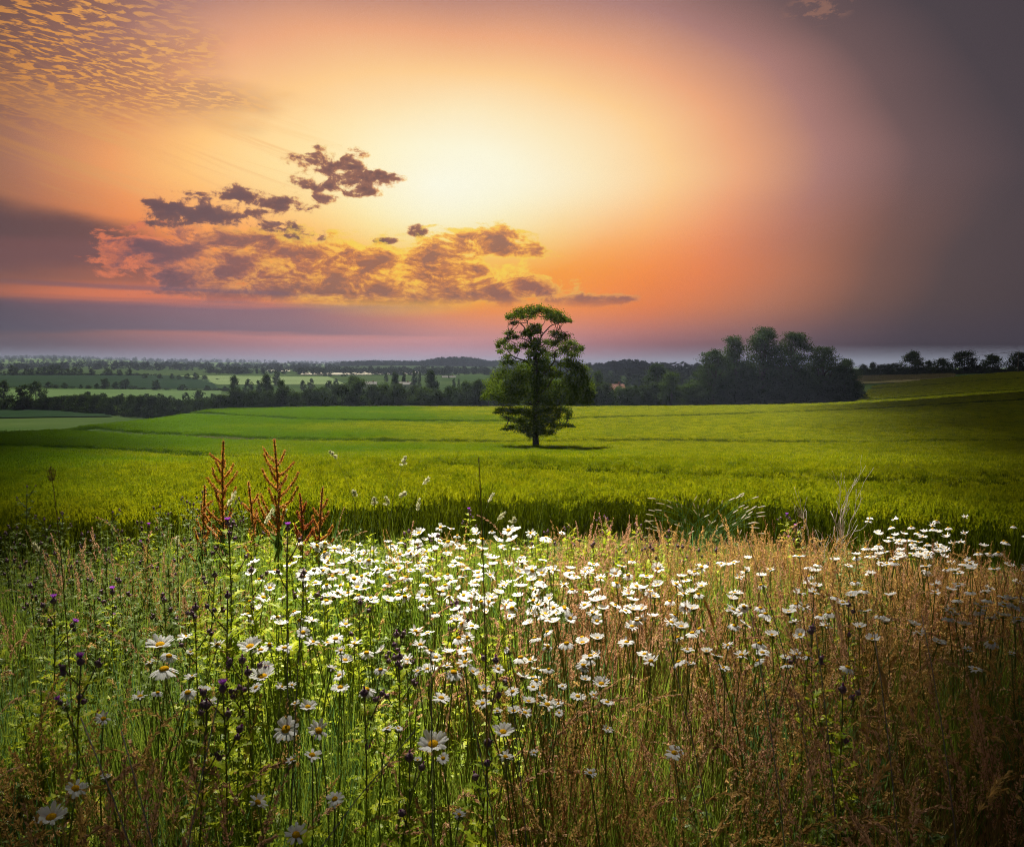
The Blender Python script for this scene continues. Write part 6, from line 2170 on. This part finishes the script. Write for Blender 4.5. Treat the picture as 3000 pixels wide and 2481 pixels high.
def shade_blocker(label, rows, h, seed, thick, soft, depth=1.0):
    """rows: ground footprint as a list of point rows (each from its edge inwards); the added blocker hangs at height h on the sun's side of it"""
    rng = np.random.default_rng(seed)
    G = np.array(rows, float)                          # (n, m, 2)
    n, m = G.shape[:2]
    sh = SDIR[:2] / SDIR[2] * h
    u = np.minimum(np.arange(m) / (m - 1), 1.0)
    prof = np.sqrt(np.clip(u * 3.0, 0, 1)) * np.clip((1 - u) * 6, 0, 1)
    endp = np.clip(np.minimum(np.arange(n), n - 1 - np.arange(n)) / 2.0, 0.02, 1)
    lump = rng.uniform(0.35, 1.0, (n, m))
    th = thick * prof[None] * endp[:, None] * lump
    X, Y = G[..., 0] + sh[0], G[..., 1] + sh[1]
    top = np.stack([X, Y, h + th], -1).reshape(-1, 3)
    bot = np.stack([X, Y, h - th * 0.35 - 0.05], -1).reshape(-1, 3)
    i = np.arange(n - 1)[:, None] * m
    j = np.arange(m - 1)[None]
    F = np.stack([i + j, i + m + j, i + m + j + 1, i + j + 1], -1).reshape(-1, 4)
    me = MB().add(np.concatenate([top, bot]), [F, F[:, ::-1] + n * m]).mesh('shade_blocker', mc, True)
    # opacity: shade fades at the rim, full within
    dn = np.repeat(np.clip(np.linalg.norm(G - G[:, :1], axis=2) / soft, 0.03, 1)[None] * depth, 2, 0).ravel()
    a_ = me.attributes.new('blocker_opacity', 'FLOAT', 'POINT')
    a_.data.foreach_set('value', dn.astype(np.float32))
    return tag(link('shade_blocker', me), label, None, None, 'structure')


def side_rows(edge, sgn, width=150.0, m=16):
    E = np.array(edge, float)
    s = np.linspace(0, len(E) - 1, 60)
    ex = pchip(np.arange(len(E), dtype=float), E[:, 0], s)
    ey = pchip(np.arange(len(E), dtype=float), E[:, 1], s)
    rng = np.random.default_rng(3 if sgn > 0 else 4)
    wob = rng.normal(0, 1, 60) * np.clip(np.abs(ex) * 0.06, 0.05, 3.0)
    w = (np.linspace(0, 1, m) ** 2.6) * width
    return [[(ex[k] + wob[k] + sgn * q, ey[k]) for q in w] for k in range(60)]


def soft_by(E, k0, k1):
    """rim softness grows with distance along the edge"""
    y = np.array(E)[:, 0, 1]
    return np.interp(y, [0, 8, 40, 120], [k0, 2.0, 10.0, k1])[:, None]


def deep_by(E):
    y = np.array(E)[:, 0, 1]
    return np.interp(y, [4, 14, 40], [1.0, 0.90, 0.84])[:, None]


ER = side_rows([(-0.6, -70), (-0.6, -20), (-0.6, -3), (-0.5, 0.05), (0.42, 0.38), (1.2, 0.9), (1.8, 1.8), (2.6, 2.9), (3.4, 4.1), (4.2, 7.0), (6.0, 13), (15.0, 40), (32, 100), (47, 150), (56, 180)], 1)  # wedge left open between the added sheets; bottom and sides fall dark
EL = side_rows([(0.6, -70), (0.6, -20), (0.6, -3), (0.5, 0.0), (-0.42, 0.32), (-0.95, 0.8), (-1.22, 1.6), (-1.6, 3.3), (-3.0, 7.5), (-6.2, 13.5), (-17, 40), (-40, 100), (-62, 150), (-76, 180)], -1)
shade_blocker('added unseen shade sheet low overhead on the right', ER, 150.0, 1, 12.0, soft_by(ER, 0.55, 26.0), deep_by(ER))
shade_blocker('added unseen shade sheet low overhead on the left', EL, 153.0, 2, 12.0, soft_by(EL, 0.55, 26.0), deep_by(EL))
yy = np.concatenate([np.linspace(-2600, -240, 20), np.linspace(-210, 210, 29), np.linspace(240, 2600, 20)])
shade_blocker('added unseen shade sheet high overhead beyond the wheat', [[(x, 206 - 70 * min(1.0, max(0.0, (abs(x) - 55) / 60.0)) + 6 * math.sin(x / 60.0) + q) for q in (np.linspace(0, 1, 16) ** 1.6) * 2700] for x in yy], 2500.0, 3, 160.0, 12.0, np.interp(yy, [60, 130], [0.46, 0.80])[:, None])  # added sheet that dims the valley and the far field

# ------------------------------------------------------------------ rows of look-alikes: say which one, counted from the left
_ONES = 'zeroth first second third fourth fifth sixth seventh eighth ninth tenth eleventh twelfth thirteenth fourteenth fifteenth sixteenth seventeenth eighteenth nineteenth'.split()
_TENS = {20: 'twenty', 30: 'thirty', 40: 'forty'}


def ordinal(n):
    if n < 20:
        return _ONES[n]
    t, u = n // 10 * 10, n % 10
    return {20: 'twentieth', 30: 'thirtieth', 40: 'fortieth'}[t] if u == 0 else _TENS[t] + '-' + _ONES[u]


rows = {}
for o in COL.objects:
    if o.parent is None and o.get('group') and o.get('category') in ('tree', 'bush', 'thistle', 'daisy'):
        rows.setdefault((o['group'], o['label']), []).append(o)
for (gname, lb), os_ in rows.items():
    if len(os_) < 2 or len(os_) > 42 or (os_[0]['category'] == 'daisy' and len(os_) > 12):
        continue
    os_.sort(key=lambda o: o.location.x / max(o.location.y, 0.1))
    for k, o in enumerate(os_):
        o['label'] = ordinal(k + 1) + ' from left, ' + lb
